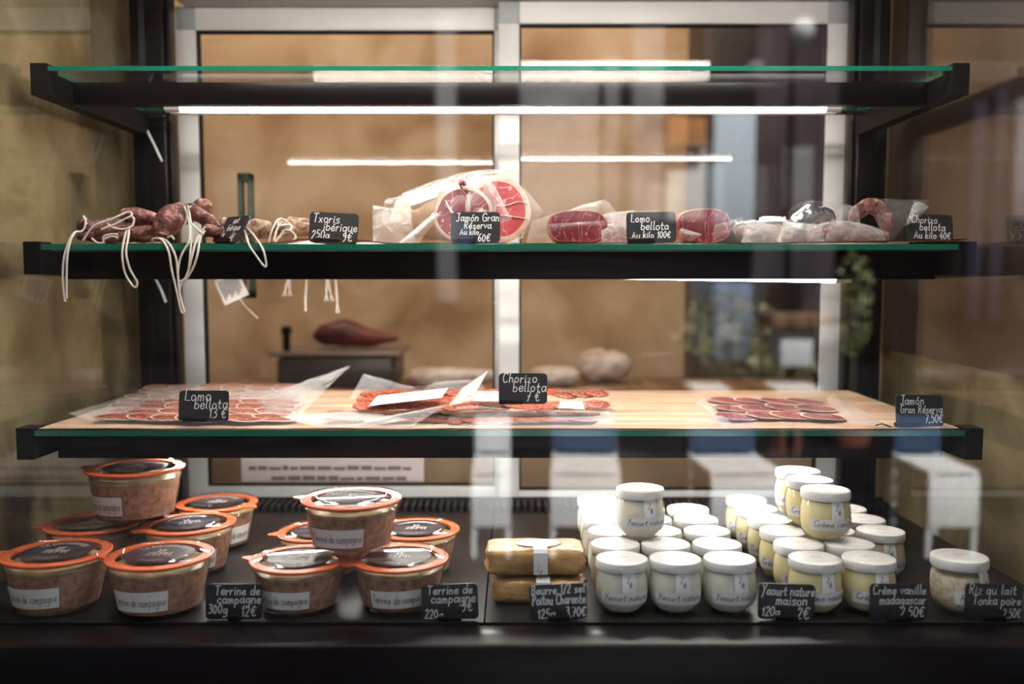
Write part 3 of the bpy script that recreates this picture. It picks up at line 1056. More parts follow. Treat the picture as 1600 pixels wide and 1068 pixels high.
# ---------------------------------------------------------------- terrine jars
def arc_text(mb, txt, radius, mid, size, width, z, flip=False):
    wid = text_width(txt, size)
    st = strokes(txt, 0, 0, size, slant=0)
    def fn(u, v):
        a = mid - (u - wid / 2) / radius if not flip else mid + (u - wid / 2) / radius
        rr = radius + v if not flip else radius - v
        return Vector((rr * math.cos(a), rr * math.sin(a), z))
    ribbons(mb, st, width, fn)


def jar_profile_r(z, Rr, h):
    """outer radius of the glass at height z"""
    P_ = [(0, .735), (.04, .77), (.12, .79), (.62, .885), (.74, .895), (.80, .905), (.86, .93), (.93, .90), (1.0, .92)]
    t = z / h
    for (a, ra), (b, rb) in zip(P_, P_[1:]):
        if t <= b:
            return Rr * (ra + (rb - ra) * (t - a) / (b - a))
    return Rr * .92


def terrine_jar(Rr, h, label, lab_mid, lab_half, group, tab, seed=0, smear=0):
    r_ = root('terrine_jar', label, 'jar', (0, 0, 0), (DECK_ROT, 0, 0), group)
    prof = [(0.0005, 0.0012)] + [(jar_profile_r(t * h, Rr, h), max(t * h, 0.0006 if t == 0 else 0)) for t in (0, .02, .05, .12, .35, .62, .74, .78, .82, .86, .90, .94, 1.0)]
    MB().lathe(prof, 56, capb=True, capt=False).build('glass_jar', M['jarglass'], r_)
    # terrine inside, a layer of fat on top
    pr = [(0.002, 0.006)] + [(jar_profile_r(t * h, Rr, h) - 0.0018, t * h) for t in (.09, .13, .35, .62, .74, .80)]
    MB().lathe(pr, 48).build('terrine', M['pate'], r_)
    pr = [(jar_profile_r(t * h, Rr, h) - 0.0018, t * h + .0002) for t in (.80, .84, .86)] + [(0.80 * Rr, .87 * h), (0.3 * Rr, .875 * h)]
    MB().lathe(pr, 48).build('fat_layer', M['patefat'], r_)
    # rubber ring with its pull tab
    rm = MB()
    prof = [(0.80 * Rr, h), (0.985 * Rr, h - .0005), (Rr, h + .001), (Rr, h + .0028), (0.985 * Rr, h + .0036), (0.80 * Rr, h + .0034), (0.80 * Rr, h)]
    rm.lathe(prof, 64, capb=False, capt=False)
    ta = R(tab)
    ca, sa = math.cos(ta), math.sin(ta)
    pts = [(0.96, -.20), (1.06, -.13), (1.15, -.085), (1.19, -.04), (1.19, .04), (1.15, .085), (1.06, .13), (0.96, .20)]
    pts = [(Rr * (a * ca - b * sa), Rr * (a * sa + b * ca)) for a, b in pts]
    n_ = len(pts)
    rm.add([(x, y, h + .0004) for x, y in pts] + [(x, y, h + .0032) for x, y in pts],
           [tuple(reversed(range(n_))), tuple(range(n_, 2 * n_))] + [(i, (i + 1) % n_, (i + 1) % n_ + n_, i + n_) for i in range(n_)])
    rm.build('rubber_ring', M['rubber'], r_)
    # glass lid: rim, raised bead, recessed centre
    z0 = h + 0.0040
    prof = [(.02 * Rr, z0 + .0010), (.66 * Rr, z0 + .0010), (.70 * Rr, z0 + .0022), (.73 * Rr, z0 + .0058), (.77 * Rr, z0 + .0066), (.81 * Rr, z0 + .0052), (.90 * Rr, z0 + .0042), (.955 * Rr, z0 + .0026), (.965 * Rr, z0 + .0006), (.955 * Rr, z0)]
    lid = MB().lathe(prof, 64, capb=True, capt=False).build('lid', M['jarglass'], r_)
    MB().lathe([(.645 * Rr, z0 - .0006), (.645 * Rr, z0 + .0004), (.02 * Rr, z0 + .0005)], 48).build('lid_label', M['lidlabel'], lid, label='round dark paper label under the lid')
    t = MB()
    zt_ = z0 + .00085
    s_ = Rr * 0.20
    for (txt, yy, k) in (('LE', .13, .62), ('ZÉPH', -.14, 1.0)):
        w_ = text_width(txt, s_ * k)
        ribbons(t, strokes(txt, -w_ / 2, yy * Rr, s_ * k, slant=0), 0.0023, lambda u, v: Vector((u, v, zt_)))
    arc_text(t, 'LA CONSERVERIE', .46 * Rr, PI / 2, .115 * Rr, 0.0012, zt_)
    arc_text(t, '* CONSERVES *', .53 * Rr, -PI / 2, .095 * Rr, 0.0010, zt_, flip=True)
    t.build('lid_print', M['chalk'], lid, smooth=False)
    # paper label on the side
    a0, a1 = R(lab_mid - lab_half), R(lab_mid + lab_half)
    zc, hh = 0.37 * h, 0.20 * h
    def lab(u, v, out=0.0004):
        a = a0 + (a1 - a0) * u
        z = zc + hh * (2 * v - 1) + 0.03 * h * (u - .5)
        rr = jar_profile_r(z, Rr, h) + out
        return Vector((rr * math.cos(a), rr * math.sin(a), z))
    lb = MB().grid(lab, 16, 3).grid(lambda u, v: lab(u, v, 0.0001), 16, 3).build('label', M['paper'], r_)
    t = MB()
    size = hh * 0.9
    L_ = (a1 - a0) * 0.85 * Rr
    txt = 'Terrine de campagne'
    wid = text_width(txt, size)
    k = L_ * .94 / wid
    st = strokes(txt, 0, 0, size, rng=random.Random(seed), jit=.04)
    ribbons(t, st, 0.0010, lambda u, v: lab(.03 + u * k / L_, .30 + v / (2 * hh), 0.0008))
    t.build('writing', M['ink_brown'], lb, smooth=False)
    return r_


def put_jar(src, px, py, h, stack, label, first=False, yaw=0.0, group=None, Y=None):
    Y = Y or solve_y(px, py, h + stack)
    p = at(px, py, Y)
    loc = (p.x, Y, zd(Y) + stack + 0.0006)
    rot = (DECK_ROT, 0, R(yaw))
    if first:
        src.location = loc
        src.rotation_euler = rot
        src['label'] = label
        return src
    return dup(src, loc, rot, label, group)


JR, JH = 0.070, 0.0690
GA, GB_ = 'large terrine jars on the left of the deck', 'small terrine jars in the middle of the deck'
j0 = terrine_jar(JR, JH, '', -100, 38, GA, 183, 1)
LIDH = 0.0110
put_jar(j0, 88, 862, JH + .004, 0, 'terrine jar at the far left front of the pile, orange tab touching the frame', True)
put_jar(j0, 249, 866, JH + .004, 0, 'terrine jar at the front of the left pile, beside the 300g tag', yaw=2)
put_jar(j0, 145, 824, JH + .004, 0, 'terrine jar behind the far left front one, mostly under the top jar', yaw=14, Y=1.352)
put_jar(j0, 296, 826, JH + .004, 0, 'terrine jar right of and under the top jar of the left pile', yaw=30, Y=1.352)
J5 = terrine_jar(JR * .955, JH, 'terrine jar at the right back of the left pile, tab pointing right', -42, 30, GA, -22, 2)
put_jar(J5, 339, 788, JH + .004, 0, J5['label'], True, Y=1.492)
J6 = terrine_jar(JR * 1.03, JH * 1.05, 'terrine jar standing on top of the left pile', -118, 34, GA, 178, 3)
put_jar(J6, 211, 733, JH + .004, JH + LIDH + .003, J6['label'], True, yaw=-2)

KR, KH = 0.067, 0.0605
k0 = terrine_jar(KR, KH, '', -100, 40, GB_, 182, 4)
put_jar(k0, 468, 872, KH + .004, 0, 'terrine jar at the left front of the middle pile, tab pointing left', True, yaw=-5)
K2 = terrine_jar(KR, KH, 'terrine jar at the right front of the middle pile, tab at lower left', -82, 42, GB_, 205, 5)
put_jar(K2, 624, 885, KH + .004, 0, K2['label'], True, Y=1.198)
K3 = terrine_jar(KR, KH, 'terrine jar at the right back of the middle pile, lid print in full view', -160, 30, GB_, 150, 6)
put_jar(K3, 650, 836, KH + .004, 0, K3['label'], True, Y=1.350)
put_jar(k0, 503, 836, KH + .004, 0, 'terrine jar at the left back of the middle pile under the top jar', yaw=12, Y=1.337)
put_jar(k0, 546, 806, KH + .004, 0, 'terrine jar hidden behind the top jar of the middle pile', yaw=-110, Y=1.478)
K6 = terrine_jar(KR * 1.03, KH * 1.05, 'terrine jar standing on top of the middle pile, white glare on its lid', -103, 38, GB_, 176, 7)
put_jar(K6, 549, 781, KH + .004, KH + LIDH + .003, K6['label'], True)


# ---------------------------------------------------------------- yogurt and cream pots
POT = [(.0225, 0), (.0262, .0012), (.0295, .006), (.0332, .014), (.0352, .024), (.0358, .034), (.0352, .044), (.0335, .053), (.0318, .059), (.0312, .063)]


def pot_r(z):
    for (ra, a), (rb, b) in zip(POT, POT[1:]):
        if z <= b:
            return ra + (rb - ra) * (z - a) / (b - a)
    return POT[-1][0]


def pot(label, group, fill, text, seed, fill_top=.056):
    r_ = root('yogurt_pot' if fill == 'yogurt' else ('cream_pot' if fill == 'cream' else 'rice_pudding_pot'), label, 'pot', (0, 0, 0), (DECK_ROT, 0, 0), group)
    MB().lathe([(.001, .0006)] + POT, 40, capt=False).build('glass_pot', M['jarglass'], r_)
    pr = [(.002, .0035), (.0225, .0042)] + [(r2 - .0013, z) for r2, z in POT[3:] if z < fill_top] + [(pot_r(fill_top) - .0013, fill_top), (.01, fill_top + .0004)]
    MB().lathe(pr, 36).build('filling', M[fill], r_)
    ld = MB().lathe([(.0315, .0585), (.0340, .0588), (.0346, .0605), (.0346, .0685), (.0338, .0705), (.031, .0714), (.012, .0716), (.001, .0716)], 48, capb=True, capt=True).build('lid', M['potlid'], r_)
    t = MB()
    zt_ = .0719
    w_ = text_width('ZÉPH', .0072)
    ribbons(t, strokes('ZÉPH', -w_ / 2, -.004, .0072, slant=0), 0.0006, lambda u, v: Vector((u, v, zt_)))
    w_ = text_width('LE', .0042)
    ribbons(t, strokes('LE', -w_ / 2, .0052, .0042, slant=0), 0.0005, lambda u, v: Vector((u, v, zt_)))
    arc_text(t, 'LA CONSERVERIE', .0185, PI / 2, .0036, 0.0004, zt_)
    arc_text(t, '* CONSERVES *', .0220, -PI / 2, .0034, 0.0004, zt_, flip=True)
    t.build('lid_print', M['lidprint'], ld, smooth=False)
    # label: a strip from the lid and a band round the belly
    def wrap(a_mid, half, z0, z1, out):
        def fn(u, v):
            a = R(a_mid + half * (2 * u - 1))
            z = z0 + (z1 - z0) * v
            rr = (pot_r(z) if z < .0586 else .0348) + out
            return Vector((rr * math.cos(a), rr * math.sin(a), z))
        return fn
    lb = MB()
    lb.grid(wrap(-90, 58, .0175, .0345, .0004), 22, 3)
    lb.grid(wrap(-84, 15, .0346, .0585, .0006), 6, 5)
    lb.build('label', M['sticker'], r_)
    lo = [o for o in r_.children if o.name.startswith('label')][-1]
    MB().grid(wrap(-84, 14, .0600, .0700, .0004), 6, 2).build('seal_strip', M['paper'], ld)
    t = MB()
    st = strokes('ZÉ', 0, 0, .0095, slant=0)
    for k, ch in enumerate(('Z', 'é')):
        st = strokes(ch, 0, 0, .0085, slant=.1)
        f_ = wrap(-84, 15, .0346, .0585, .0009)
        ribbons(t, st, 0.0009, lambda u, v, f_=f_, k=k: f_(.30 + .18 * k + u / .020, .50 - .22 * k + v / .0239))
    st = strokes(text, 0, 0, .0085, rng=random.Random(seed), jit=.04, slant=.2)
    wid = text_width(text, .0085)
    f2 = wrap(-90, 58, .0175, .0345, .0008)
    k2 = 0.86 / wid
    ribbons(t, st, 0.0007, lambda u, v: f2(.08 + u * k2, .34 + v / .017))
    t.build('writing', M['ink'], lo, smooth=False)
    return r_


PH = 0.0716
GY, GC = 'pots of plain yogurt in rows', 'pots of vanilla cream in rows'
ORD = ['front', 'second', 'third', 'fourth', 'fifth', 'sixth']
y0_ = pot('', GY, 'yogurt', 'Yaourt nature', 1)
c0_ = pot('', GC, 'cream', 'Crème vanille', 2)
STEP = 0.0718
used = {}


def put(src, x, Y, stack, label, yaw):
    loc = (x, Y, zd(Y) + stack + .0004)
    rot = (DECK_ROT, 0, R(yaw))
    if not used.get(src.name):
        used[src.name] = 1
        src.location, src.rotation_euler = loc, rot
        src['label'] = label
        return src
    return dup(src, loc, rot, label)


YF = solve_y(1055, 872, PH) + 0.003
COLX = {'left': at(972, 872, YF).x, 'middle': at(1055.5, 872, YF).x, 'right': at(1140.6, 872, YF).x}
for k in range(6):
    for cn in ('left', 'middle', 'right'):
        if k == 5 and cn == 'right':
            continue
        lab = 'glass pot of plain yogurt with white lid, %s row, %s column' % (ORD[k], cn)
        dx = {0: 0, 1: -.0005, 2: .001, 3: -.001, 4: .0006, 5: .001}[k]
        put(y0_, COLX[cn] + dx, YF + STEP * k, 0, lab, RG.uniform(-8, 8) + (4 if cn == 'left' else 0))
Yt = YF + STEP * 1.5
pt = at(1001, 748, Yt)
put(y0_, pt.x, Yt, PH + .0008, 'glass pot of plain yogurt standing alone on the lids of the yogurt block', 10)

cx = {'left': at(1274.5, 874, YF).x, 'middle': at(1359.5, 877, YF).x}
cx['right'] = cx['middle'] + .0735
for k in range(6):
    for cn in ('left', 'middle', 'right'):
        if cn == 'right' and k in (0, 1, 5) or cn == 'middle' and k > 4:
            continue
        lab = 'glass pot of vanilla cream with white lid, %s row, %s column' % (ORD[k], cn)
        put(c0_, cx[cn] + (.0008 if k % 2 else 0), YF + STEP * k + (.002 if cn == 'middle' else 0), 0, lab, RG.uniform(-6, 6) + (-16 if cn == 'left' and k > 1 else 0))
for (px, Yk, lab, yw) in ((1291.5, YF + STEP * 1.35, 'pot of vanilla cream on top of the cream block, nearest the glass', 4),
                          (1265.5, YF + STEP * 2.37, 'pot of vanilla cream on top of the cream block, middle of the three', -14),
                          (1246, YF + STEP * 3.39, 'pot of vanilla cream on top of the cream block, rear of the three', -26)):
    put(c0_, at(px, 740, Yk).x, Yk, PH + .0008, lab, yw)
r0 = pot('glass pot of rice pudding standing alone at the far right of the deck', None, 'rice', 'Riz au lait', 3, .050)
Yr = solve_y(1501, 871, PH)
put(r0, at(1501, 871, Yr).x, Yr, 0, r0['label'], 24)
r0.scale = (1.04, 1.04, 1.04)


# ---------------------------------------------------------------- wrapped butter
def butter_pack(label, c, w, d, h, seed, rz, sticker=True):
    r_ = root('butter_pack', label, 'butter', c, (DECK_ROT, 0, R(rz)), 'kraft wrapped butter packs')
    def sup(u, v):
        # rounded block with crumples; u round, v along the width
        a = 2 * PI * u
        ex = 0.35
        cy = math.copysign(abs(math.cos(a)) ** ex, math.cos(a)) * d / 2
        cz_ = math.copysign(abs(math.sin(a)) ** ex, math.sin(a)) * h / 2
        x = (v - .5) * w
        e = abs(2 * v - 1)
        k = 1 - 0.10 * max(0, (e - .82) / .18) ** 2
        x_ = x + (noise.noise(Vector((cy * 60, cz_ * 60, seed))) * .006 if e > .9 else 0)
        nn = noise.noise(Vector((x * 35, cy * 40, cz_ * 45 + seed))) * .0022
        rr = 1 + nn / (h / 2) * .6
        return Vector((x_, cy * k * rr, h / 2 + cz_ * k * (rr if cz_ > 0 else 1)))
    m = MB().grid(sup, 72, 44)
    for e in (0, 1):
        cen = Vector(((e - .5) * (w + .004), 0, h / 2))
        rings = [[sup(i / 72, e) for i in range(72)]]
        for q_ in (.7, .35):
            rg_ = []
            for i, p in enumerate(rings[0]):
                qq = cen.lerp(p, q_)
                qq.x += noise.noise(Vector((p.y * 90, p.z * 90, seed + q_ * 9))) * .006 + (e - .5) * .004
                rg_.append(qq)
            rings.append(rg_)
        vs = [p for rg_ in rings for p in rg_] + [cen]
        fs = []
        for a in range(2):
            for i in range(72):
                j = (i + 1) % 72
                fs.append((a * 72 + i, a * 72 + j, (a + 1) * 72 + j, (a + 1) * 72 + i))
        for i in range(72):
            fs.append((144 + i, 144 + (i + 1) % 72, 216))
        m.add(vs, fs)
    m.build('wrapper', M['butter'], r_)
    s_ = MB()
    n_ = 36
    if sticker:
        vs = [(0.004, 0, h + .0021)] + [(0.004 + w * .24 * math.cos(2 * PI * i / n_), -.002 + d * .27 * math.sin(2 * PI * i / n_), h + .0019) for i in range(n_)]
        s_.add(vs, [(0, 1 + i, 1 + (i + 1) % n_) for i in range(n_)])
    hw = .0095
    pth = [(-d * .26, h + .0022), (-d * .46, h + .0016), (-d * .5 - .0014, h * .92), (-d * .5 - .0020, h * .5), (-d * .5 - .0020, h * .10)]
    vs = [(sx_ * hw + .006, y, z) for (y, z) in pth for sx_ in (-1, 1)]
    s_.add(vs, [(2 * i, 2 * i + 1, 2 * i + 3, 2 * i + 2) for i in range(len(pth) - 1)])
    lb = s_.build('label', M['sticker'], r_)
    t = MB()
    for k, ch in enumerate(('Z', 'é')):
        ribbons(t, strokes(ch, -.004 + .006 + .004 * k - .002, h * .24 - .005 * k, .0085), 0.0008, lambda u, v: Vector((u, -d * .5 - .0026, v)))
    if sticker:
        w_ = text_width('LE ZÉPH', .007)
        ribbons(t, strokes('LE ZÉPH', -w_ / 2 + .004, -.006, .007, slant=0), 0.0005, lambda u, v: Vector((u, v, h + .0024)))
    t.build('print', M['lidprint'], lb, smooth=False)
    return r_


Yb = 1.225
p1 = at(843, 962, Yb - .04)
butter_pack('kraft wrapped butter pack, the lower of the two, behind its slate tag', (p1.x, Yb, zd(Yb) + .001), .122, .072, .0335, 3.0, -2)
p2 = at(837, 930, Yb - .035)
butter_pack('kraft wrapped butter pack, the upper one with a white oval sticker', (p2.x, Yb + .004, zd(Yb) + .001 + .0375), .130, .074, .036, 8.0, 1)


# ---------------------------------------------------------------- sausages on the middle shelf
ZS = Z2 + .0026


def sausage(label, pts, rad, mat='sausage', seed=0, strings=(), knots=(), group='dry sausages on the middle shelf', sq=.92):
    P = catmull(pts, 6)
    rr = []
    for i in range(len(rad) - 1):
        for j in range(6):
            t = j / 6
            t = t * t * (3 - 2 * t)
            rr.append(rad[i] + (rad[i + 1] - rad[i]) * t)
    rr.append(rad[-1])
    low = min(p.z - r_ * sq for p, r_ in zip(P, rr))
    lift = max(0, ZS - low)
    P = [p + Vector((0, 0, lift)) for p in P]
    c = P[len(P) // 2].copy()
    r_ = root('sausage', label, 'sausage', c, group=group)
    MB().tube(P, rr, 22, wob=.20, seed=seed, squash=sq).build('casing', M[mat], r_, off=c)
    for kp, kr in knots:
        kp = Vector(kp)
        MB().tube([kp + Vector((-kr, 0, 0)), kp + Vector((-kr * .6, 0, 0)), kp, kp + Vector((kr * .6, 0, 0)), kp + Vector((kr, 0, 0))], [kr * .3, kr * .85, kr, kr * .85, kr * .3], 14, wob=.3, seed=seed).build('knotted_end', M[mat], r_, off=c)
    for k, s_ in enumerate(strings):
        m = MB()
        ps = catmull([Vector(p) for p in s_], 6)
        # twisted cord: a slightly uneven round strand
        m.tube(ps, [  .0017 * (1 + .12 * noise.noise(p * 300)) for p in ps], 8)
        m.build('string', M['string'], r_, off=c)
    return r_


def A_(px, py, y=1.36):
    return at(px, py, y)


YH = 1.322      # strings hang just in front of the glass edge
# far left sausage with the knotted end, running back
sausage('dark cured sausage at the far left end, stub pointing out, string over the edge',
        [A_(123, 356, 1.375), A_(130, 354, 1.38), A_(150, 355, 1.39), A_(175, 353, 1.42), A_(205, 352, 1.46)], [.006, .0145, .0115, .015, .008], seed=1,
        strings=[[A_(134, 340, 1.365), A_(133, 352, 1.362), A_(128, 361, 1.36), A_(117, 363, 1.35), A_(109, 375, 1.33), A_(100, 402, YH), A_(98, 435, YH), A_(101, 466, YH), A_(103, 471, YH)],
                 [A_(118, 362, 1.349), A_(110, 376, 1.329), A_(105, 402, YH - .001), A_(104, 435, YH - .001), A_(104, 466, YH)],
                 [A_(130, 337, 1.365), A_(133, 344, 1.364), A_(135, 350, 1.364)]])
sausage('dark sausage lying lowest along the shelf edge at the left', [A_(124, 370, 1.37), A_(150, 371, 1.365), A_(185, 371, 1.37), A_(225, 370, 1.375), A_(262, 370, 1.38)], [.006, .009, .010, .0105, .006], seed=2)
sausage('cured sausage with a white loop of string around its end, left of the heap', [A_(150, 366, 1.358), A_(160, 362, 1.36), A_(182, 358, 1.375), A_(215, 352, 1.40)], [.008, .011, .0105, .008], seed=3,
        strings=[[A_(130, 375, 1.345), A_(140, 360, 1.345), A_(152, 350, 1.345), A_(175, 342, 1.35), A_(200, 331, 1.36), A_(206, 336, 1.355), A_(195, 342, 1.352), A_(180, 350, 1.35), A_(158, 358, 1.345)],
                 [A_(143, 372, 1.345), A_(152, 379, 1.343), A_(161, 379, 1.343), A_(162, 370, 1.343), A_(172, 366, 1.343), A_(184, 366, 1.343)],
                 [A_(164, 373, 1.343), A_(174, 369, 1.343), A_(184, 371, 1.343)]])
sausage('wrinkled red brown sausage lying on top, its tied end toward the viewer', [A_(190, 340, 1.385), A_(200, 337, 1.39), A_(222, 340, 1.40), A_(245, 345, 1.40), A_(262, 350, 1.41)], [.008, .0145, .0155, .0135, .010], seed=4,
        strings=[[A_(204, 336, 1.365), A_(209, 342, 1.363), A_(207, 352, 1.36), A_(200, 357, 1.355), A_(195, 370, 1.34), A_(191, 395, YH), A_(195, 425, YH), A_(206, 445, YH), A_(213, 449, YH)],
                 [A_(202, 357, 1.352), A_(200, 372, 1.338), A_(197, 395, YH - .001), A_(203, 420, YH - .001), A_(214, 440, YH), A_(213, 448, YH)],
                 [A_(165, 346, 1.35), A_(175, 355, 1.35), A_(190, 358, 1.35), A_(203, 356, 1.35)]])
sausage('short stub of a sausage under the heap beside the second hanging loop', [A_(204, 364, 1.352), A_(212, 362, 1.36), A_(232, 360, 1.37), A_(250, 362, 1.39)], [.006, .009, .0085, .006], seed=5)
sausage('thick wrinkled sausage in the middle of the heap, bent downward to the edge', [A_(254, 372, 1.352), A_(257, 358, 1.36), A_(266, 345, 1.375), A_(285, 336, 1.395), A_(305, 332, 1.42)], [.010, .0185, .020, .018, .010], seed=6,
        strings=[[A_(240, 378, 1.345), A_(238, 374, 1.342), A_(247, 372, 1.338), A_(256, 378, 1.33), A_(264, 395, YH), A_(268, 420, YH), A_(275, 450, YH), A_(283, 485, YH), A_(288, 489, YH)],
                 [A_(243, 374, 1.344), A_(255, 373, 1.336), A_(266, 383, 1.326), A_(275, 403, YH - .001), A_(278, 430, YH - .001), A_(281, 460, YH), A_(288, 487, YH)],
                 [A_(262, 371, 1.345), A_(268, 369, 1.343), A_(272, 374, 1.342)]])
sausage('slim reddish sausage slanting down right from the top of the heap', [A_(292, 330, 1.37), A_(298, 329, 1.375), A_(312, 336, 1.38), A_(328, 347, 1.38), A_(342, 357, 1.375)], [.007, .0125, .0125, .0115, .006], seed=7,
        strings=[[A_(288, 322, 1.352), A_(292, 335, 1.35), A_(296, 350, 1.345), A_(296, 375, YH + .004), A_(285, 395, YH), A_(279, 415, YH), A_(279, 438, YH), A_(288, 436, YH), A_(294, 425, YH), A_(297, 400, YH), A_(299, 370, 1.335), A_(297, 340, 1.35), A_(293, 321, 1.355)],
                 [A_(298, 348, 1.345), A_(308, 358, 1.342), A_(318, 366, 1.34)],
                 [A_(300, 322, 1.352), A_(294, 326, 1.35), A_(291, 345, 1.35), A_(286, 356, 1.35)]])
sausage('dark rounded sausage end showing behind the top of the heap', [A_(296, 340, 1.47), A_(310, 328, 1.46), A_(319, 324, 1.45), A_(325, 326, 1.445)], [.010, .015, .0165, .007], seed=8)
sausage('small tied sausage just left of the narrow slate tag', [A_(318, 362, 1.352), A_(324, 360, 1.357), A_(340, 362, 1.38), A_(352, 364, 1.40)], [.006, .0105, .011, .007], seed=9,
        strings=[[A_(322, 354, 1.348), A_(314, 362, 1.345), A_(306, 378, 1.33), A_(300, 400, YH), A_(295, 420, YH), A_(289, 436, YH), A_(282, 446, YH), A_(280, 458, YH)],
                 [A_(320, 360, 1.346), A_(313, 372, 1.338), A_(309, 395, YH - .001), A_(303, 415, YH - .001), A_(294, 432, YH), A_(286, 440, YH)]])
sausage('floury grey sausage right behind the narrow slate tag', [A_(345, 350, 1.40), A_(352, 350, 1.40), A_(375, 352, 1.41), A_(392, 358, 1.41)], [.006, .0125, .013, .006], 'sausage_grey', 10)
sausage('floury brown sausage between the two leftmost slate tags', [A_(380, 364, 1.375), A_(386, 359, 1.38), A_(400, 357, 1.385), A_(416, 359, 1.385), A_(425, 364, 1.38)], [.008, .0145, .016, .0155, .007], 'sausage_grey', 11,
        strings=[[A_(379, 354, 1.35), A_(384, 366, 1.342), A_(390, 384, YH), A_(402, 402, YH), A_(413, 416, YH), A_(416, 412, YH), A_(411, 390, YH), A_(400, 372, 1.338), A_(388, 358, 1.345), A_(380, 353, 1.35)]])
sausage('floury sausage with loops of white string at its end, left of Txoris tag', [A_(428, 360, 1.372), A_(436, 356, 1.378), A_(455, 355, 1.40), A_(475, 358, 1.42), A_(492, 362, 1.43)], [.006, .0125, .0135, .0125, .006], 'sausage_grey', 12,
        strings=[[A_(420, 378, 1.345), A_(424, 362, 1.345), A_(432, 346, 1.355), A_(440, 342, 1.365), A_(450, 348, 1.36), A_(456, 356, 1.352), A_(448, 362, 1.35), A_(438, 368, 1.348), A_(430, 378, 1.345)],
                 [A_(436, 372, 1.346), A_(444, 360, 1.348), A_(455, 361, 1.348), A_(462, 370, 1.346), A_(456, 378, 1.344)],
                 [A_(434, 342, 1.36), A_(435, 352, 1.356), A_(444, 352, 1.356), A_(452, 352, 1.356)],
                 [A_(428, 376, 1.346), A_(432, 360, 1.352), A_(440, 346, 1.358)]])
sausage('second floury sausage lying behind the string tied one', [A_(446, 350, 1.43), A_(456, 348, 1.44), A_(474, 350, 1.46), A_(490, 355, 1.47)], [.006, .011, .0115, .006], 'sausage_grey', 13)

# label and strings hanging off the rear edge of the shelf
c = at(360, 450, 1.745)
hl = root('hanging_label', 'printed white product label hanging below the middle shelf at the back', 'label', c, (0, R(-24), 0))
MB().box((-.024, -.0002, -.026), (.028, .0002, .026)).build('card', M['paper'], hl, smooth=False)
t = MB()
for k in range(9):
    x = -.018 + k * .0045
    t.box((x, -.0006, -.018 + .004 * (k % 3)), (x + .0022, -.0003, .020), 0)
t.build('print', M['ink_brown'], hl, smooth=False)
MB().tube(catmull([Vector((.0, 0, .026)), Vector((-.004, -.006, .045)), Vector((.002, -.022, .0585))], 5), .0008, 6).build('string', M['string'], hl)
MB().tube(catmull([Vector((.008, 0, -.026)), Vector((.012, 0, -.045)), Vector((.024, 0, -.075))], 5), .0008, 6).build('tail_string', M['string'], hl)
for k, (px, ln_, lab) in enumerate(((452, 462, 'short frayed string hanging under the middle shelf, left of the others'), (480, 486, 'long pale string hanging under the middle shelf at the back'),
                                   (510, 470, 'knotted string bundle hanging under the middle shelf at the back'), (524, 489, 'looped string hanging under the middle shelf, rightmost of four'))):
    a, b = at(px, 425, 1.742), at(px - 6 + 4 * k, ln_, 1.742)
    m = MB()
    for s_ in range(2 if k % 2 else 4):
        d = Vector(((s_ - 1) * .003, 0, 0))
        m.tube(catmull([Vector((a.x, 1.725, Z2 + .002)), Vector((a.x, 1.7345, Z2 + .0028)), a + d * .3, a.lerp(b, .55) + d + Vector((.003 * (-1) ** s_, 0, 0)), b + d * (2 if k != 1 else .6)], 5), .0011, 6)
    o = m.build('cotton_string', M['string'], None, off=a)
    o.location = a
    tagit(o, lab, 'string')


# ---------------------------------------------------------------- plastic film
def crumple(fn, amp, sc=28, seed=0.0):
    """displace a parametrised sheet with sharp folds"""
    def g_(u, v):
        p = Vector(fn(u, v))
        q_ = p * sc + Vector((seed, seed * .7, 0))
        d1 = noise.voronoi(q_ * .8)[0]
        d2 = noise.voronoi(q_ * 2.0 + Vector((7, 3, 1)))[0]
        rdg = (d1[1] - d1[0]) * .9 + (d2[1] - d2[0]) * .35
        n_ = Vector((noise.noise(q_ * .7 + Vector((9, 0, 0))) * .6, noise.noise(q_ * .7 + Vector((0, 9, 0))) * .6 - .35, noise.noise(q_ * .7 + Vector((0, 0, 9))) * .5 + .35))
        return p + n_ * amp * (rdg * 1.6 - .3)
    return g_


def quad(a, b, c, d, bulge=0.0, bdir=(0, 0, 1)):
    """bilinear patch a b / d c"""
    a, b, c, d = (Vector(p) for p in (a, b, c, d))
    bd = Vector(bdir)
    return lambda u, v: a.lerp(b, u).lerp(d.lerp(c, u), v) + bd * (bulge * 4 * u * (1 - u) * math.sin(PI * min(1, v * 1.0)))


def flap(parent, off, name, pts, mat='film', amp=.004, seed=0.0, bulge=0.0, bdir=(0, 0, 1), n_=26, sc=28):
    f_ = crumple(quad(*pts, bulge=bulge, bdir=bdir), amp, sc, seed)
    return MB().grid(f_, n_, n_).build(name, M[mat], parent, off=off, smooth=False)


def clampz(mb, z):
    for v in mb.v:
        if v.z < z:
            v.z = z
    return mb


def shell(path, rad, mat, parent, off, seed=0, amp=.006, n_=40, zmin=None, name='bag', sq=1.0):
    m = MB().tube(catmull(path, 6), _interp6(rad), n_, cap=False, squash=sq)
    for k, v in enumerate(m.v):
        q_ = v * 26 + Vector((seed, 0, seed))
        a = 1 - abs(noise.noise(q_)) * 2.2
        b = 1 - abs(noise.noise(q_ * 2.2)) * 2.2
        m.v[k] = v + Vector((noise.noise(q_ * .8 + Vector((5, 0, 0))) * .5, -0.6, 0.5)) * amp * (a * .5 + b * .3)
    if zmin:
        clampz(m, zmin)
    return m.build(name, M[mat], parent, off=off)


def _interp6(rad):
    out = []
    for i in range(len(rad) - 1):
        for j in range(6):
            out.append(rad[i] + (rad[i + 1] - rad[i]) * j / 6)
    out.append(rad[-1])
    return out


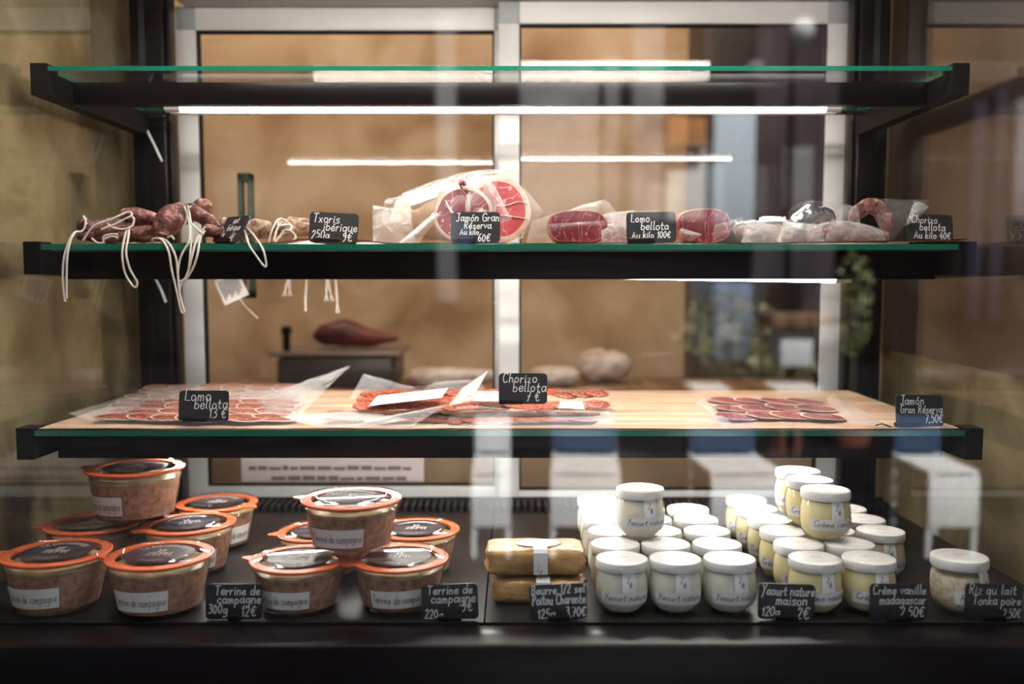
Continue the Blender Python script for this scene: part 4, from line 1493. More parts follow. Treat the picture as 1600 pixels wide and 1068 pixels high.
# ---------------------------------------------------------------- ham
def frame_of(n_):
    n_ = Vector(n_).normalized()
    x = Vector((0, 0, 1)).cross(n_)
    x.normalize()
    return x, n_.cross(x).normalized(), n_


def sup_r(a, n=3.0):
    return 1 / ((abs(math.cos(a)) ** n + abs(math.sin(a)) ** n) ** (1 / n))


def cut_face(parent, off, c, nrm, rx, rz, mat, fatw=.10, seed=0, name='cut_face', rim='fat', thick=.004, shape=None):
    """a slightly domed cut of meat with its rim of fat"""
    X, Z, N = frame_of(nrm)
    c = Vector(c)
    n_ = 56
    def pt(a, k, out):
        w = 1 + .05 * noise.noise(Vector((math.cos(a) * 1.6 + seed, math.sin(a) * 1.6, 0)))
        if shape:
            w *= shape(a)
        return c + X * (rx * w * k * math.cos(a)) + Z * (rz * w * k * math.sin(a)) + N * out
    m = MB()
    ks = [(0.25, .0025), (.5, .0022), (.72, .0018), (1 - fatw * 1.15, .0012)]
    vs = [c + N * (thick + .0026)]
    for k, o_ in ks:
        vs += [pt(2 * PI * i / n_, k, thick + o_) for i in range(n_)]
    fs = [(0, 1 + i, 1 + (i + 1) % n_) for i in range(n_)]
    for r__ in range(len(ks) - 1):
        for i in range(n_):
            j = (i + 1) % n_
            fs.append((1 + r__ * n_ + i, 1 + (r__ + 1) * n_ + i, 1 + (r__ + 1) * n_ + j, 1 + r__ * n_ + j))
    m.add(vs, fs)
    face = m.build(name, M[mat], parent, off=off)
    m = MB()
    rows = [(1 - fatw * 1.15, thick + .0012), (1 - fatw * .5, thick + .0012), (1.0, thick - .0005), (1.01, -.004), (1.0, -.012)]
    vs = []
    for k, o_ in rows:
        vs += [pt(2 * PI * i / n_, k, o_) for i in range(n_)]
    fs = []
    for r__ in range(len(rows) - 1):
        for i in range(n_):
            j = (i + 1) % n_
            fs.append((r__ * n_ + i, (r__ + 1) * n_ + i, (r__ + 1) * n_ + j, r__ * n_ + j))
    m.add(vs, fs)
    m.build(name + '_rim', M[rim], parent, off=off)
    return face


def fat_island(parent, off, c, nrm, pts, name='fat_seam', mat='fat', w=.0022, h=.0085):
    X, Z, N = frame_of(nrm)
    ps = catmull([Vector(c) + X * a + Z * b + N * h for a, b in pts], 5)
    MB().tube(ps, [w * (.5 + .7 * math.sin(PI * i / (len(ps) - 1))) for i in range(len(ps))], 8, squash=.5).build(name, M[mat], parent, off=off)


FN = (0.42, -0.90, 0.04)
fc = at(778, 327, 1.415)
hamr = root('ham', 'big boned ham end in a clear bag, round pink cut facing right', 'ham', (fc.x, fc.y, Z2))
q = hamr.location.copy()
ax = -Vector(FN).normalized()
path = [at(612, 330, 1.50), at(622, 332, 1.50), at(650, 338, 1.50), at(700, 331, 1.49), fc + ax * .040 + Vector((-.012, 0, 0)), fc + ax * .010]
rads = [.012, .026, .034, .047, .054, .0535]
m = MB().tube(catmull(path, 6), _interp6(rads), 40, wob=.10, seed=4)
clampz(m, Z2 + .003)
m.build('rind', M['skin'], hamr, off=q)
cut_face(hamr, q, fc, FN, .0545, .0535, 'ham', .16, 2)
fat_island(hamr, q, fc, FN, [(-.012, .050), (-.018, .022), (-.008, .004), (-.016, -.022), (-.012, -.046)], w=.0022, h=.0068)
fat_island(hamr, q, fc, FN, [(-.008, .004), (.012, .006), (.032, .012), (.048, .010)], w=.0014, h=.0066)
fat_island(hamr, q, fc, FN, [(-.014, -.012), (.004, -.010), (.026, -.012), (.046, -.014)], w=.0020, h=.0068)
MB().tube([at(606, 318, 1.495), at(610, 322, 1.49), at(614, 330, 1.49), at(618, 340, 1.49)], [.004, .009, .009, .003], 14, wob=.4).build('bone_end', mottled('dark_bone_end', [(.3, (.05, .015, .015)), (.7, (.30, .16, .13))], 60), hamr, off=q)
# paper label laid along the top
lbm = MB().grid(crumple(quad(at(640, 322, 1.462), at(720, 296, 1.44), at(762, 274, 1.425), at(628, 302, 1.475)), .001, 20, 3), 16, 8)
lbm.build('label', M['sticker'], hamr, off=q)
# the bag: a loose shell and its flaps
shell([at(600, 332, 1.485), at(640, 338, 1.485), at(690, 330, 1.475), at(742, 326, 1.45), at(800, 324, 1.42)], [.020, .040, .050, .058, .060], 'film', hamr, q, 3, .006, 44, Z2 + .0028)
flap(hamr, q, 'bag_flap', [at(583, 380, 1.40), at(650, 384, 1.385), at(640, 325, 1.46), at(582, 322, 1.48)], 'film', .006, 1, .01, (0, -1, 0))
flap(hamr, q, 'bag_flap', [at(620, 382, 1.375), at(652, 382, 1.37), at(702, 318, 1.40), at(690, 322, 1.42)], 'film_milky', .005, 2, .012, (0, -1, 0))
flap(hamr, q, 'bag_flap', [at(690, 330, 1.40), at(745, 345, 1.375), at(755, 300, 1.39), at(700, 290, 1.42)], 'film', .006, 9, .012, (0, -1, 0))
flap(hamr, q, 'bag_flap', [at(742, 270, 1.42), at(768, 280, 1.395), at(800, 345, 1.37), at(775, 350, 1.375)], 'film_milky', .006, 5, .010, (0, -1, 0))
flap(hamr, q, 'bag_flap', [at(815, 288, 1.42), at(850, 330, 1.40), at(832, 352, 1.39), at(822, 330, 1.40)], 'film', .006, 6, .006, (0, -1, 0))

pc = at(724, 335, 1.392)
PN = (-0.10, -0.99, 0.10)
h2 = root('ham_piece', 'smaller purplish ham section in film, leaning before the big ham', 'ham', (pc.x, pc.y, Z2))
q = h2.location.copy()
ax = -Vector(PN).normalized()
m = MB().tube([pc + ax * .030, pc + ax * .022, pc + ax * .010, pc], [.030, .042, .0445, .0445], 40, wob=.05, seed=6)
clampz(m, Z2 + .003)
m.build('rind', M['fat'], h2, off=q)
cut_face(h2, q, pc, PN, .0455, .0445, 'ham2', .10, 5, thick=.001)
fat_island(h2, q, pc, PN, [(-.028, .022), (-.018, .004), (-.006, -.004), (-.008, -.026)], w=.0036, h=.004)
fat_island(h2, q, pc, PN, [(.006, .030), (.010, .010), (.006, -.010)], w=.0030, h=.004)
MB().tube(catmull([at(722, 295, 1.385), at(720, 288, 1.385), at(723, 284, 1.386), at(727, 290, 1.386)], 4), [.002] * 4 + [.0045] * 5 + [.004] * 4, 10, wob=.3).build('tied_tip', M['ham2'], h2, off=q)
flap(h2, q, 'film_wrap', [at(672, 380, 1.372), at(770, 382, 1.370), at(768, 285, 1.39), at(680, 296, 1.395)], 'film_clear', .004, 12, .014, (0, -1, 0), 34)
flap(h2, q, 'film_wrap', [at(700, 352, 1.366), at(722, 372, 1.364), at(764, 330, 1.368), at(752, 326, 1.372)], 'film_milky', .003, 14, .004, (0, -1, 0))


# ---------------------------------------------------------------- loin pieces
def loin(label, px, py, Y, rx, rz, seed, flaps, nrm=(0, -1, .03), depth=.07, fm='film', shape=None):
    c = at(px, py, Y)
    c.z = max(c.z, Z2 + rz + .0035)
    r_ = root('cured_loin', label, 'meat', (c.x, c.y, Z2), group='pieces of cured loin in film on the middle shelf')
    q = r_.location.copy()
    ax = -Vector(nrm).normalized()
    m = MB()
    X, Z, N = frame_of(nrm)
    n_ = 44
    rows = [(0, 1.0), (.010, 1.03), (.03, 1.04), (.055, .92), (depth, .55), (depth + .01, .12)]
    vs = []
    for d, k in rows:
        for i in range(n_):
            a = 2 * PI * i / n_
            w = (1 + .05 * noise.noise(Vector((math.cos(a) * 1.6 + seed, math.sin(a) * 1.6, 0)))) * sup_r(a)
            vs.append(c + ax * d + X * (rx * w * k * math.cos(a)) + Z * (rz * w * k * math.sin(a)))
    fs = []
    for r__ in range(len(rows) - 1):
        for i in range(n_):
            j = (i + 1) % n_
            fs.append((r__ * n_ + i, (r__ + 1) * n_ + i, (r__ + 1) * n_ + j, r__ * n_ + j))
    m.add(vs, fs)
    clampz(m, Z2 + .0028)
    m.build('rind', mottled('loin_rind_%d' % seed, [(.3, (.22, .05, .04)), (.7, (.50, .20, .15))], 30, 5, .5), r_, off=q)
    cut_face(r_, q, c, nrm, rx, rz, 'loin', .05, seed, thick=.001, rim='redrim', shape=sup_r)
    for k, (pts, mt, amp, bl) in enumerate(flaps):
        f_ = crumple(quad(*pts, bulge=bl, bdir=(0, -1, 0)), amp, 30, seed * 3 + k)
        mm = MB().grid(f_, 26, 26)
        clampz(mm, Z2 + .0028)
        mm.build('film_wrap', M[mt], r_, off=q, smooth=False)
    return r_


loin('dark red cut of cured loin in film, right of the ham', 903, 357, 1.375, .0445, .0245, 2,
     [([at(848, 384, 1.36), at(955, 384, 1.36), at(948, 330, 1.385), at(856, 330, 1.385)], 'film_clear', .003, .006),
      ([at(822, 384, 1.365), at(862, 380, 1.37), at(872, 332, 1.40), at(830, 345, 1.39)], 'film', .006, .006),
      ([at(884, 330, 1.40), at(965, 332, 1.40), at(945, 312, 1.42), at(915, 318, 1.43)], 'film', .005, .004),
      ([at(940, 384, 1.36), at(985, 378, 1.37), at(992, 328, 1.40), at(942, 334, 1.39)], 'film_milky', .005, .008),
      ([at(855, 362, 1.352), at(945, 352, 1.352), at(945, 344, 1.356), at(856, 350, 1.356)], 'film', .002, .003)])
loin('pale pink piece of cured loin in film, half behind the Lomo tag', 975, 357, 1.44, .042, .0245, 5,
     [([at(960, 384, 1.40), at(1050, 384, 1.40), at(1035, 328, 1.425), at(945, 330, 1.425)], 'film', .004, .006)])
loin('red cut of cured loin in film, right of the Lomo tag', 1100, 356, 1.375, .0405, .0255, 8,
     [([at(1058, 384, 1.36), at(1150, 384, 1.36), at(1148, 328, 1.385), at(1072, 328, 1.385)], 'film_clear', .003, .006),
      ([at(1112, 384, 1.357), at(1175, 382, 1.36), at(1160, 340, 1.38), at(1118, 345, 1.375)], 'film', .006, .010),
      ([at(1060, 366, 1.354), at(1078, 378, 1.354), at(1098, 366, 1.356), at(1064, 356, 1.358)], 'film_milky', .002, .004)])


# ---------------------------------------------------------------- chorizos in clear bags at the right
def bag_of(label, path, rad, inner, seed, flaps, shade='sausage_grey', shellmat='film', cat='sausage', slack=1.28, ring=None):
    c = Vector(path[len(path) // 2])
    r_ = root('bagged_sausage', label, cat, (c.x, c.y, Z2), group='bagged sausages at the right of the middle shelf')
    q = r_.location.copy()
    m = MB().tube(catmull(path, 6), _interp6(rad), 24, wob=.2, seed=seed)
    clampz(m, Z2 + .003)
    m.build('casing', M[shade], r_, off=q)
    if shellmat:
        shell(path, [x * slack + .002 for x in rad], shellmat, r_, q, seed, .006, 36, Z2 + .0028)
    for k, (pts, mt, amp, bl) in enumerate(flaps):
        f_ = crumple(quad(*pts, bulge=bl, bdir=(0, -1, 0)), amp, 30, seed * 3 + k)
        mm = MB().grid(f_, 26, 26)
        clampz(mm, Z2 + .0028)
        mm.build('bag_flap', M[mt], r_, off=q, smooth=False)
    return r_


bag_of('brown sausage in a clear bag with a white label, right of the red loin', [at(1150, 368, 1.40), at(1158, 366, 1.40), at(1200, 364, 1.41), at(1240, 364, 1.42), at(1262, 366, 1.43)], [.006, .013, .014, .013, .006], None, 3,
       [([at(1158, 380, 1.37), at(1225, 384, 1.365), at(1215, 352, 1.385), at(1168, 342, 1.39)], 'film_milky', .006, .006),
        ([at(1185, 346, 1.405), at(1228, 345, 1.405), at(1228, 338, 1.42), at(1188, 338, 1.42)], 'foil', .002, .0)])
bag_of('sausage with silver foil glinting through its clear bag', [at(1238, 352, 1.40), at(1246, 348, 1.40), at(1266, 340, 1.41), at(1288, 340, 1.42), at(1302, 350, 1.43)], [.008, .017, .019, .017, .007], None, 5,
       [([at(1212, 383, 1.365), at(1290, 384, 1.36), at(1282, 352, 1.375), at(1224, 345, 1.385)], 'film_milky', .006, .008),
        ([at(1232, 348, 1.385), at(1282, 362, 1.375), at(1290, 325, 1.385), at(1245, 320, 1.395)], 'film_clear', .006, .008)], 'foil', 'film_clear')
bag_of('bent chorizo in film lying along the shelf edge, right half', [at(1262, 374, 1.38), at(1275, 370, 1.38), at(1305, 366, 1.385), at(1345, 368, 1.385), at(1385, 374, 1.385)], [.007, .011, .013, .012, .006], None, 7,
       [([at(1285, 384, 1.36), at(1388, 384, 1.36), at(1376, 356, 1.375), at(1300, 340, 1.385)], 'film', .006, .008),
        ([at(1300, 352, 1.39), at(1345, 358, 1.38), at(1342, 325, 1.40), at(1318, 318, 1.41)], 'film', .006, .006)], 'sausage')
bag_of('dark arched chorizo standing up in a long clear bag, farthest right', [at(1330, 346, 1.415), at(1338, 334, 1.415), at(1356, 322, 1.415), at(1374, 328, 1.415), at(1384, 346, 1.415), at(1388, 368, 1.415)], [.006, .0115, .0125, .013, .013, .006], None, 9,
       [([at(1380, 382, 1.395), at(1392, 378, 1.39), at(1452, 312, 1.40), at(1360, 312, 1.405)], 'film', .005, .006),
        ([at(1415, 352, 1.392), at(1432, 345, 1.39), at(1452, 322, 1.395), at(1428, 312, 1.40)], 'film_milky', .005, .004)], 'sausage', None)


# ---------------------------------------------------------------- packs of slices on the lower shelf
ZP = Z3 + .0038


def slice_mesh(L, W, seed, th=.0013, amp=.0012):
    """oval slice: lean middle (slot 0), fat rim (slot 1), gently wavy"""
    n_, m = 30, MB()
    def pt(a, k, dz):
        w = 1 + .10 * noise.noise(Vector((math.cos(a) * 1.3 + seed, math.sin(a) * 1.3, seed)))
        x, y = L / 2 * w * k * math.cos(a), W / 2 * w * k * math.sin(a)
        return (x, y, dz + amp * (noise.noise(Vector((x * 45, y * 45, seed))) + .5))
    ks = [.35, .7, .90, 1.0]
    vs = [(0, 0, th + amp * .5)]
    for k in ks:
        vs += [pt(2 * PI * i / n_, k, th) for i in range(n_)]
    vs += [pt(2 * PI * i / n_, 1.0, 0) for i in range(n_)]
    fs = [(0, 1 + i, 1 + (i + 1) % n_) for i in range(n_)]
    mi = [0] * n_
    for r__ in range(4):
        for i in range(n_):
            j = (i + 1) % n_
            fs.append((1 + r__ * n_ + i, 1 + (r__ + 1) * n_ + i, 1 + (r__ + 1) * n_ + j, 1 + r__ * n_ + j))
            mi.append(0 if r__ < 2 else 1)
    m.add(vs, fs)
    m.mi = mi
    return m


def P3(px, py, z=None):
    """point on the lower shelf, at height z, seen at (px, py)"""
    z = ZP if z is None else z
    d = at(px, py, 1.0) - EYE
    return EYE + d * ((z - EYE.z) / d.z)


def slice_pack(label, corners, rows, cols, size, mats, seed, z=None, lift=0.0, films=(), stickers=(), group='flat packs of sliced cured meat', tiltx=0.0, curl=None):
    """slices shingled between two sheets of film; corners = front-left, front-right, back-right, back-left"""
    z = (ZP if z is None else z)
    a, b, c_, d = corners
    ce = (a + b + c_ + d) / 4
    r_ = root('sliced_meat_pack', label, 'meat pack', (ce.x, ce.y, z - .0012), group=group)
    q = r_.location.copy()
    rng = random.Random(seed)
    k = 0
    for j in range(rows):
        for i in range(cols):
            u = (i + .5) / cols + rng.uniform(-.02, .02)
            v = (j + .5) / rows + rng.uniform(-.03, .03)
            p = a.lerp(b, u).lerp(d.lerp(c_, u), v)
            m = slice_mesh(size[0] * rng.uniform(.9, 1.1), size[1] * rng.uniform(.9, 1.1), seed + k * 1.7)
            o = m.build('slice', [M[mats[0]], M[mats[1]]], r_)
            hgt = lift + .0006 * (i % 3) + .0010 * (rows - 1 - j) + (curl(u, v) if curl else 0)
            o.location = (p.x - q.x, p.y - q.y, .0012 + hgt)
            o.rotation_euler = (R(rng.uniform(1, 3)) + tiltx, R(rng.uniform(2, 5)), R(rng.uniform(-28, 28)))
            k += 1
    for n_, (pts, mt, amp, bl, sd) in enumerate(films):
        f_ = crumple(quad(*pts, bulge=bl, bdir=(0, 0, 1)), amp, 22, sd)
        mm = MB().grid(f_, 40, 30)
        clampz(mm, Z3 + .0034)
        mm.build('film_bag', M[mt], r_, off=q, smooth=False)
    for (pts, sd) in stickers:
        MB().grid(crumple(quad(*pts), .0006, 20, sd), 14, 6).build('label', M['sticker'], r_, off=q)
    return r_


zt3 = ZP
# lomo pack, left
a, b, c_, d = P3(165, 662), P3(440, 664), P3(462, 618), P3(208, 618)
slice_pack('flat pack of lomo slices with pale fat edges, at the left of the lower shelf', (a, b, c_, d), 5, 7, (.068, .050), ('lomo', 'fat'), 21, films=[
    ([P3(118, 664, ZP + .004), P3(455, 671, ZP + .004), P3(520, 607, ZP + .008), P3(205, 606, ZP + .008)], 'film_clear', .0035, .004, 3),
    ([at(400, 664, 1.33), at(450, 668, 1.32), at(548, 570, 1.50), at(400, 622, 1.56)], 'film', .005, .006, 4),
    ([at(104, 646, 1.36), at(180, 668, 1.32), at(232, 620, 1.52), at(220, 612, 1.60)], 'film', .004, .002, 5),
    ([at(400, 616, 1.60), at(470, 625, 1.50), at(548, 572, 1.50), at(480, 598, 1.55)], 'film', .005, .004, 8)])
# a second, older pack behind it
slice_pack('second pack of lomo slices, lying behind the left one', (P3(215, 622), P3(470, 618), P3(470, 607), P3(235, 607)), 2, 6, (.056, .05), ('lomo', 'fat'), 33, z=ZP + .006, films=[
    ([P3(212, 626, ZP + .012), P3(480, 622, ZP + .012), P3(478, 603, ZP + .012), P3(235, 603, ZP + .012)], 'film', .003, .002, 7)])
# chorizo packs
slice_pack('lowest pack of chorizo slices at the shelf edge, milky film front', (P3(505, 663), P3(700, 664), P3(720, 640), P3(530, 640)), 2, 7, (.042, .036), ('chorizo', 'chorizo'), 41, films=[
    ([at(440, 650, 1.34), at(520, 676, 1.296), at(640, 655, 1.31), at(560, 640, 1.38)], 'film_milky', .004, .006, 11),
    ([at(500, 676, 1.296), at(640, 668, 1.300), at(700, 632, 1.33), at(600, 652, 1.33)], 'film_milky', .004, .006, 12),
    ([P3(480, 664, ZP + .006), P3(710, 666, ZP + .006), P3(740, 636, ZP + .008), P3(520, 634, ZP + .008)], 'film_clear', .003, .004, 13)])
slice_pack('upper pack of bright chorizo slices under a long white label', (at(560, 650, 1.345), at(742, 628, 1.345), at(722, 608, 1.46), at(575, 622, 1.46)), 3, 8, (.042, .036), ('chorizo', 'chorizo'), 55, z=ZP + .014, curl=lambda u, v: .016 * v, films=[
    ([at(540, 652, 1.335), at(755, 630, 1.335), at(745, 598, 1.50), at(570, 606, 1.50)], 'film_clear', .003, .004, 15),
    ([at(545, 625, 1.42), at(600, 616, 1.46), at(650, 606, 1.50), at(568, 583, 1.50)], 'film', .006, .006, 16),
    ([at(700, 634, 1.34), at(735, 628, 1.34), at(763, 578, 1.40), at(722, 606, 1.42)], 'film_milky', .004, .003, 17),
    ([at(655, 612, 1.50), at(760, 612, 1.50), at(748, 592, 1.52), at(680, 596, 1.53)], 'film', .004, .004, 18)],
    stickers=[([at(576, 634, 1.345), at(690, 621, 1.345), at(700, 606, 1.40), at(590, 618, 1.40)], 2)], tiltx=R(8))
slice_pack('middle pack of chorizo slices, between the bright pack and the tag', (P3(735, 652, ZP + .004), P3(870, 650, ZP + .004), P3(870, 622, ZP + .004), P3(740, 622, ZP + .004)), 2, 5, (.046, .038), ('chorizo', 'chorizo'), 63, z=ZP + .008, tiltx=R(8), curl=lambda u, v: .016 * v, films=[
    ([at(700, 655, 1.315), at(850, 650, 1.315), at(880, 616, 1.48), at(720, 606, 1.48)], 'film_clear', .003, .003, 21),
    ([at(700, 640, 1.312), at(790, 652, 1.308), at(860, 646, 1.31), at(735, 632, 1.325)], 'film', .003, .004, 23)],
    stickers=[([at(738, 626, 1.37), at(790, 626, 1.37), at(790, 611, 1.43), at(746, 611, 1.43)], 4)])
slice_pack('bottom pack of chorizo slices beside the wood coloured gap', (P3(700, 667), P3(925, 664), P3(930, 640), P3(720, 642)), 2, 8, (.044, .036), ('chorizo', 'chorizo'), 71, films=[
    ([at(670, 672, 1.297), at(962, 662, 1.302), at(950, 648, 1.325), at(690, 662, 1.33)], 'film', .003, .004, 25),
    ([P3(690, 668, ZP + .006), P3(945, 668, ZP + .006), P3(955, 620, ZP + .010), P3(720, 630, ZP + .010)], 'film_clear', .003, .004, 27)])
slice_pack('rightmost pack of chorizo slices, pinkish with a small white label', (at(868, 640, 1.36), at(945, 640, 1.36), at(945, 616, 1.50), at(872, 618, 1.50)), 2, 3, (.044, .040), ('lomo', 'chorizo'), 83, z=ZP + .010, tiltx=R(8), curl=lambda u, v: .018 * v, films=[
    ([at(850, 652, 1.32), at(962, 655, 1.32), at(952, 604, 1.52), at(865, 606, 1.52)], 'film_clear', .004, .004, 29),
    ([at(860, 655, 1.312), at(962, 658, 1.312), at(960, 642, 1.33), at(856, 640, 1.33)], 'film', .003, .004, 31)],
    stickers=[([at(872, 637, 1.335), at(914, 639, 1.335), at(910, 627, 1.38), at(876, 626, 1.38)], 5)])
# jamon pack, right
slice_pack('flat pack of dark red jamón slices alone at the right of the lower shelf', (P3(1135, 660), P3(1320, 662), P3(1275, 622), P3(1112, 622)), 3, 4, (.072, .060), ('jamon', 'fat'), 91, films=[
    ([P3(1120, 668, ZP + .004), P3(1380, 666, ZP + .004), P3(1300, 614, ZP + .004), P3(1080, 620, ZP + .004)], 'film_clear', .0022, .003, 33),
    ([P3(1085, 626, ZP + .003), P3(1135, 670, ZP + .003), P3(1145, 662, ZP + .006), P3(1100, 622, ZP + .005)], 'film', .002, .002, 35),
    ([P3(1330, 664, ZP + .003), P3(1385, 664, ZP + .003), P3(1305, 614, ZP + .005), P3(1290, 622, ZP + .006)], 'film', .003, .003, 37)])
# small black cord of the right tag
co = catmull([at(1368, 664, 1.31), at(1378, 662, 1.31), at(1390, 666, 1.308), at(1400, 670, 1.308)], 6)
cc = co[0].copy()
o = MB().tube(co, .0012, 8).build('black_cord', M['black_matte'], None, off=cc)
o.location = cc
tagit(o, 'short black cord lying on the paper left of the Jamón tag', 'cord')

# ================================================================ the street behind the viewer (seen as reflections in the window)
SY = -10.0
stm = dict(
    pale=mottled('pale_render', [(0.3, (0.58, 0.56, 0.53)), (0.7, (0.74, 0.72, 0.69))], 1.2, 5, 0.9),
    grey=mottled('grey_render', [(0.3, (0.20, 0.195, 0.205)), (0.7, (0.30, 0.29, 0.30))], 1.5, 5, 0.9, spec=0.0),
    dark=plain('dark_shopfront', (0.003, 0.003, 0.004), 0.6, spec=0.0),
    brownf=mottled('brown_facade', [(0.3, (0.003, 0.0025, 0.0025)), (0.7, (0.006, 0.005, 0.005))], 1.5, 4, 0.9, spec=0.0),
    orange=plain('orange_blind', (0.50, 0.20, 0.06), 0.8),
    ice=plain('ice_blue_shutter', (0.62, 0.74, 0.84), 0.7),
    blue=plain('blue_canvas', (0.045, 0.085, 0.17), 0.8),
    bluew=plain('blue_wall_paint', (0.20, 0.28, 0.42), 0.8),
    white=plain('white_paint', (0.82, 0.84, 0.86), 0.6),
    violet=plain('violet_pipe', (0.035, 0.03, 0.06), 0.6, spec=0.0),
    ground=mottled('dark_paving', [(0.3, (0.006, 0.006, 0.007)), (0.7, (0.012, 0.012, 0.014))], 3, 6, 0.9, spec=0.0),
    leaf=mottled('olive_leaf', [(0.25, (0.05, 0.07, 0.015)), (0.55, (0.24, 0.26, 0.08)), (0.8, (0.8, 0.78, 0.5))], 9, 3, 0.5),
    terracotta=plain('terracotta', (0.22, 0.07, 0.045), 0.8),
    bark=plain('bark', (0.08, 0.055, 0.04), 0.9),
)
S('street', (-14, -14, -0.08), (14, 0.93, -0.001), stm['ground'])


def sx(px, y):
    return (px - 800) * (2.0 - y) / 1400


def sz(py, y):
    return 1.25 - (py - 425) * (2.0 - y) / 1400


def building(label, x0, x1, h, mat, boxes=(), y=SY):
    r_ = root('building', label, 'building', ((x0 + x1) / 2, y, 0))
    q = r_.location.copy()
    MB().box((x0, y - 3, 0), (x1, y, h)).build('wall', mat, r_, off=q, smooth=False)
    for (nme, bx0, bx1, z0, z1, mt, dep) in boxes:
        m = MB().box((bx0, y + 0.001, z0), (bx1, y + dep, z1), 0, 0.01)
        m.build(nme, mt, r_, off=q)
    return r_


y = SY
building('dark brown shopfront building across the street, at the far left', -11, sx(683, y), 9, stm['brownf'],
         [('window', -7.5, -5.6, 1.2, 3.0, stm['dark'], .06), ('window', -4.5, -2.6, 1.2, 3.0, stm['dark'], .06), ('cornice', -10.9, -1.1, 4.6, 4.9, stm['brownf'], .2)])
building('dark building with pale pilasters and an orange blind across the street', sx(684, y), sx(1172, y), 10, stm['brownf'],
         [('pilaster', sx(686, y), sx(716, y), sz(470, y), sz(40, y), stm['grey'], .25),
          ('pilaster', sx(812, y), sx(930, y), sz(345, y), sz(120, y), stm['grey'], .22),
          ('pilaster', sx(940, y), sx(962, y), sz(345, y), sz(100, y), stm['grey'], .2),
          ('pilaster', sx(982, y), sx(1028, y), sz(345, y), sz(60, y), stm['grey'], .2),
          ('blind', sx(1033, y), sx(1090, y), sz(236, y), sz(196, y), stm['orange'], .35),
          ('panel', sx(1036, y), sx(1096, y), sz(345, y), sz(238, y), stm['pale'], .12),
          ('shutter', sx(1106, y), sx(1168, y), sz(350, y), sz(185, y), stm['ice'], .2),
          ('shutter', sx(1112, y), sx(1168, y), sz(560, y), sz(440, y), stm['bluew'], .2),
          ('sign', sx(718, y), sx(738, y), sz(392, y), sz(350, y), stm['blue'], .4)])
building('mauve grey house with lighter shutters across the street', sx(1174, y), sx(1300, y), 8.5, mottled('mauve_render', [(0.3, (0.045, 0.038, 0.045)), (0.7, (0.085, 0.068, 0.08))], 1.5, 4, 0.9, spec=0.0),
         [('shutter', sx(1216, y), sx(1262, y), sz(330, y), sz(235, y), stm['grey'], .08), ('door', sx(1200, y), sx(1250, y), 0.0, sz(440, y), stm['dark'], .1)])
building('dark house with violet pipes and grey stone end across the street', sx(1302, y), 11, 9, stm['brownf'],
         [('pipe', sx(1494, y), sx(1514, y), 0.6, sz(170, y), stm['violet'], .25), ('pipe', sx(1528, y), sx(1544, y), 0.6, sz(150, y), stm['violet'], .25),
          ('quoin', sx(1562, y), sx(1640, y), sz(345, y), sz(165, y), stm['grey'], .2)])

# a white street lamp globe on an arm
sl = root('street_lamp', 'white globe street lamp on a dark arm across the street', 'lamp', (sx(1243, -7), -7, 0))
q = sl.location.copy()
gx, gz_ = sx(1242, -7), sz(60, -7)
MB().lathe([(0.01, -0.14), (0.07, -0.11), (0.11, -0.03), (0.12, 0.03), (0.09, 0.10), (0.02, 0.13)], 24, c=(gx, -7, gz_)).build('globe', stm['white'], sl, off=q)
MB().tube([(gx, -7.3, 0), (gx, -7.3, gz_ + 0.25), (gx, -7.0, gz_ + 0.3), (gx, -7, gz_ + 0.13)], 0.035, 10).build('pole', stm['dark'], sl, off=q)


# folding terrace chairs with blue backs and white seats
def terrace_chair(px, label, y=-2.05, w=0.30, back=None, turn=0):
    r_ = root('terrace_chair', label, 'chair', (sx(px, y), y, 0), (0, 0, R(turn)))
    hw = w / 2
    bt = MB().box((-hw, -0.20, 0.40), (hw, -0.17, 0.57), 0, 0.01)
    bt.build('backrest', back or stm['blue'], r_)
    st = MB()
    for k in range(6):
        st.box((-hw, -0.17 + k * 0.06, 0.37), (hw, -0.125 + k * 0.06, 0.39), 0, 0.006)
    st.box((-hw, 0.175, 0.14), (hw, 0.19, 0.365), 0, 0.004)
    st.build('seat', stm['white'], r_)
    for sx_ in (-1, 1):
        MB().tube([(sx_ * (hw - 0.01), 0.17, 0.0), (sx_ * (hw - 0.01), 0.17, 0.37)], 0.012, 8).build('leg', stm['white'], r_)
        MB().tube([(sx_ * (hw - 0.01), -0.19, 0.0), (sx_ * (hw - 0.01), -0.19, 0.57)], 0.012, 8).build('leg', stm['white'], r_)
    return r_


terrace_chair(915, 'blue backed white chair on the terrace behind the viewer, middle one of three', w=0.305, turn=4)
terrace_chair(1150, 'blue backed white chair on the terrace behind the viewer, beside the potted olive', w=0.32, turn=-4)
terrace_chair(768, 'white chair with a white back on the terrace behind the viewer', w=0.17, back=stm['white'])
terrace_chair(1466, 'blue backed white chair on the terrace behind the viewer, farthest right', w=0.22, turn=0)


def stool(px, y, label, w=0.2):
    r_ = root('terrace_table', label, 'table', (sx(px, y), y, 0))
    h_ = sz(604, y)
    MB().box((-w / 2, -0.12, h_ - 0.02), (w / 2, 0.12, h_ + 0.012), 0, 0.008).build('tabletop', stm['white'], r_)
    for a in (-1, 1):
        for b in (-1, 1):
            MB().tube([(a * w * .42, b * .1, 0), (a * w * .42, b * .1, h_ - 0.02)], 0.01, 8).build('leg', stm['dark'], r_)
    return r_


stool(1105, -2.9, 'small white topped terrace table, left one, behind the viewer')
stool(1238, -2.9, 'small white topped terrace table below the white lantern', 0.25)


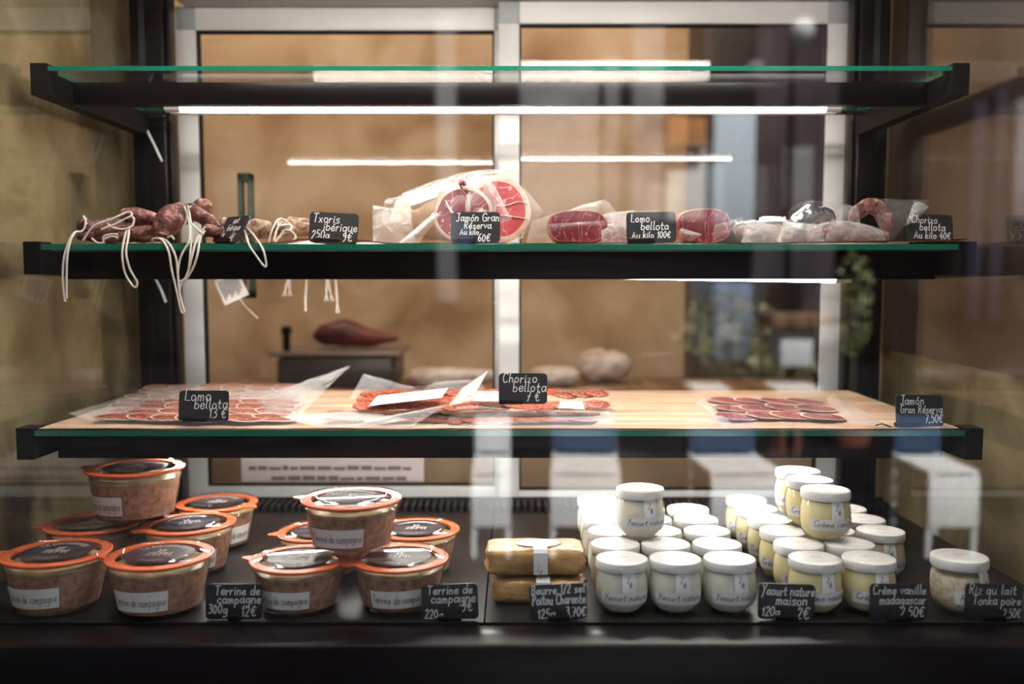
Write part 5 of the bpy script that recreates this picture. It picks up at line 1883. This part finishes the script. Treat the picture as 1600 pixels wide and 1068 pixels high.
def shrub(px, py0, py1, wpx, y, label, seed, n_=520, pot=True):
    rg = random.Random(seed)
    r_ = root('potted_olive', label, 'plant', (sx(px, y), y, 0))
    zt_, zb = sz(py0, y), sz(py1, y)
    rx = wpx * (2.0 - y) / 2800
    m = MB()
    for k in range(n_):
        while True:
            a, b, c = rg.uniform(-1, 1), rg.uniform(-1, 1), rg.uniform(-1, 1)
            if a * a + b * b + c * c < 1:
                break
        p = Vector((a * rx, b * rx, (zt_ + zb) / 2 + c * (zt_ - zb) / 2))
        d1 = Vector((rg.uniform(-1, 1), rg.uniform(-1, 1), rg.uniform(-1, 1))).normalized() * 0.035
        d2 = d1.cross(Vector((rg.uniform(-1, 1), rg.uniform(-1, 1), rg.uniform(-1, 1)))).normalized() * 0.014
        m.add([p - d1, p - d1 * .2 + d2, p + d1, p - d1 * .2 - d2], [(0, 1, 2, 3)])
    m.build('foliage', stm['leaf'], r_, smooth=False)
    MB().tube([(0, 0, 0.24), (0.01, 0, zb), (0, 0.01, (zt_ + zb) / 2)], [0.02, 0.016, 0.008], 8).build('stem', stm['bark'], r_)
    MB().lathe([(0.13, 0), (0.18, 0.24), (0.195, 0.25), (0.195, 0.28), (0.17, 0.28), (0.16, 0.25)], 28).build('pot', stm['terracotta'], r_)
    return r_


shrub(1140, 455, 590, 190, -5.0, 'round olive shrub in a terracotta pot, the widest, behind the viewer', 1)
shrub(1332, 392, 560, 60, -4.5, 'slender olive shrub in a terracotta pot behind the viewer', 2, 260)
shrub(1225, 540, 600, 100, -4.2, 'low olive shrub in a terracotta pot beside the white lantern', 5, 200)
ln = root('lantern', 'white terrace lantern with a brown wooden roof behind the viewer', 'lantern', (sx(1238, -3.6), -3.6, 0))
q = ln.location.copy()
yy = -3.6
MB().box((sx(1212, yy), yy - .12, sz(570, yy)), (sx(1262, yy), yy + .1, sz(512, yy)), 0, 0.01).build('glass_body', stm['white'], ln, off=q)
MB().box((sx(1192, yy), yy - .18, sz(510, yy)), (sx(1285, yy), yy + .16, sz(488, yy)), 0, 0.01).build('roof', M['wood'], ln, off=q)
MB().tube([(sx(1238, yy), yy, 0), (sx(1238, yy), yy, sz(570, yy))], 0.03, 10).build('pole', stm['dark'], ln, off=q)
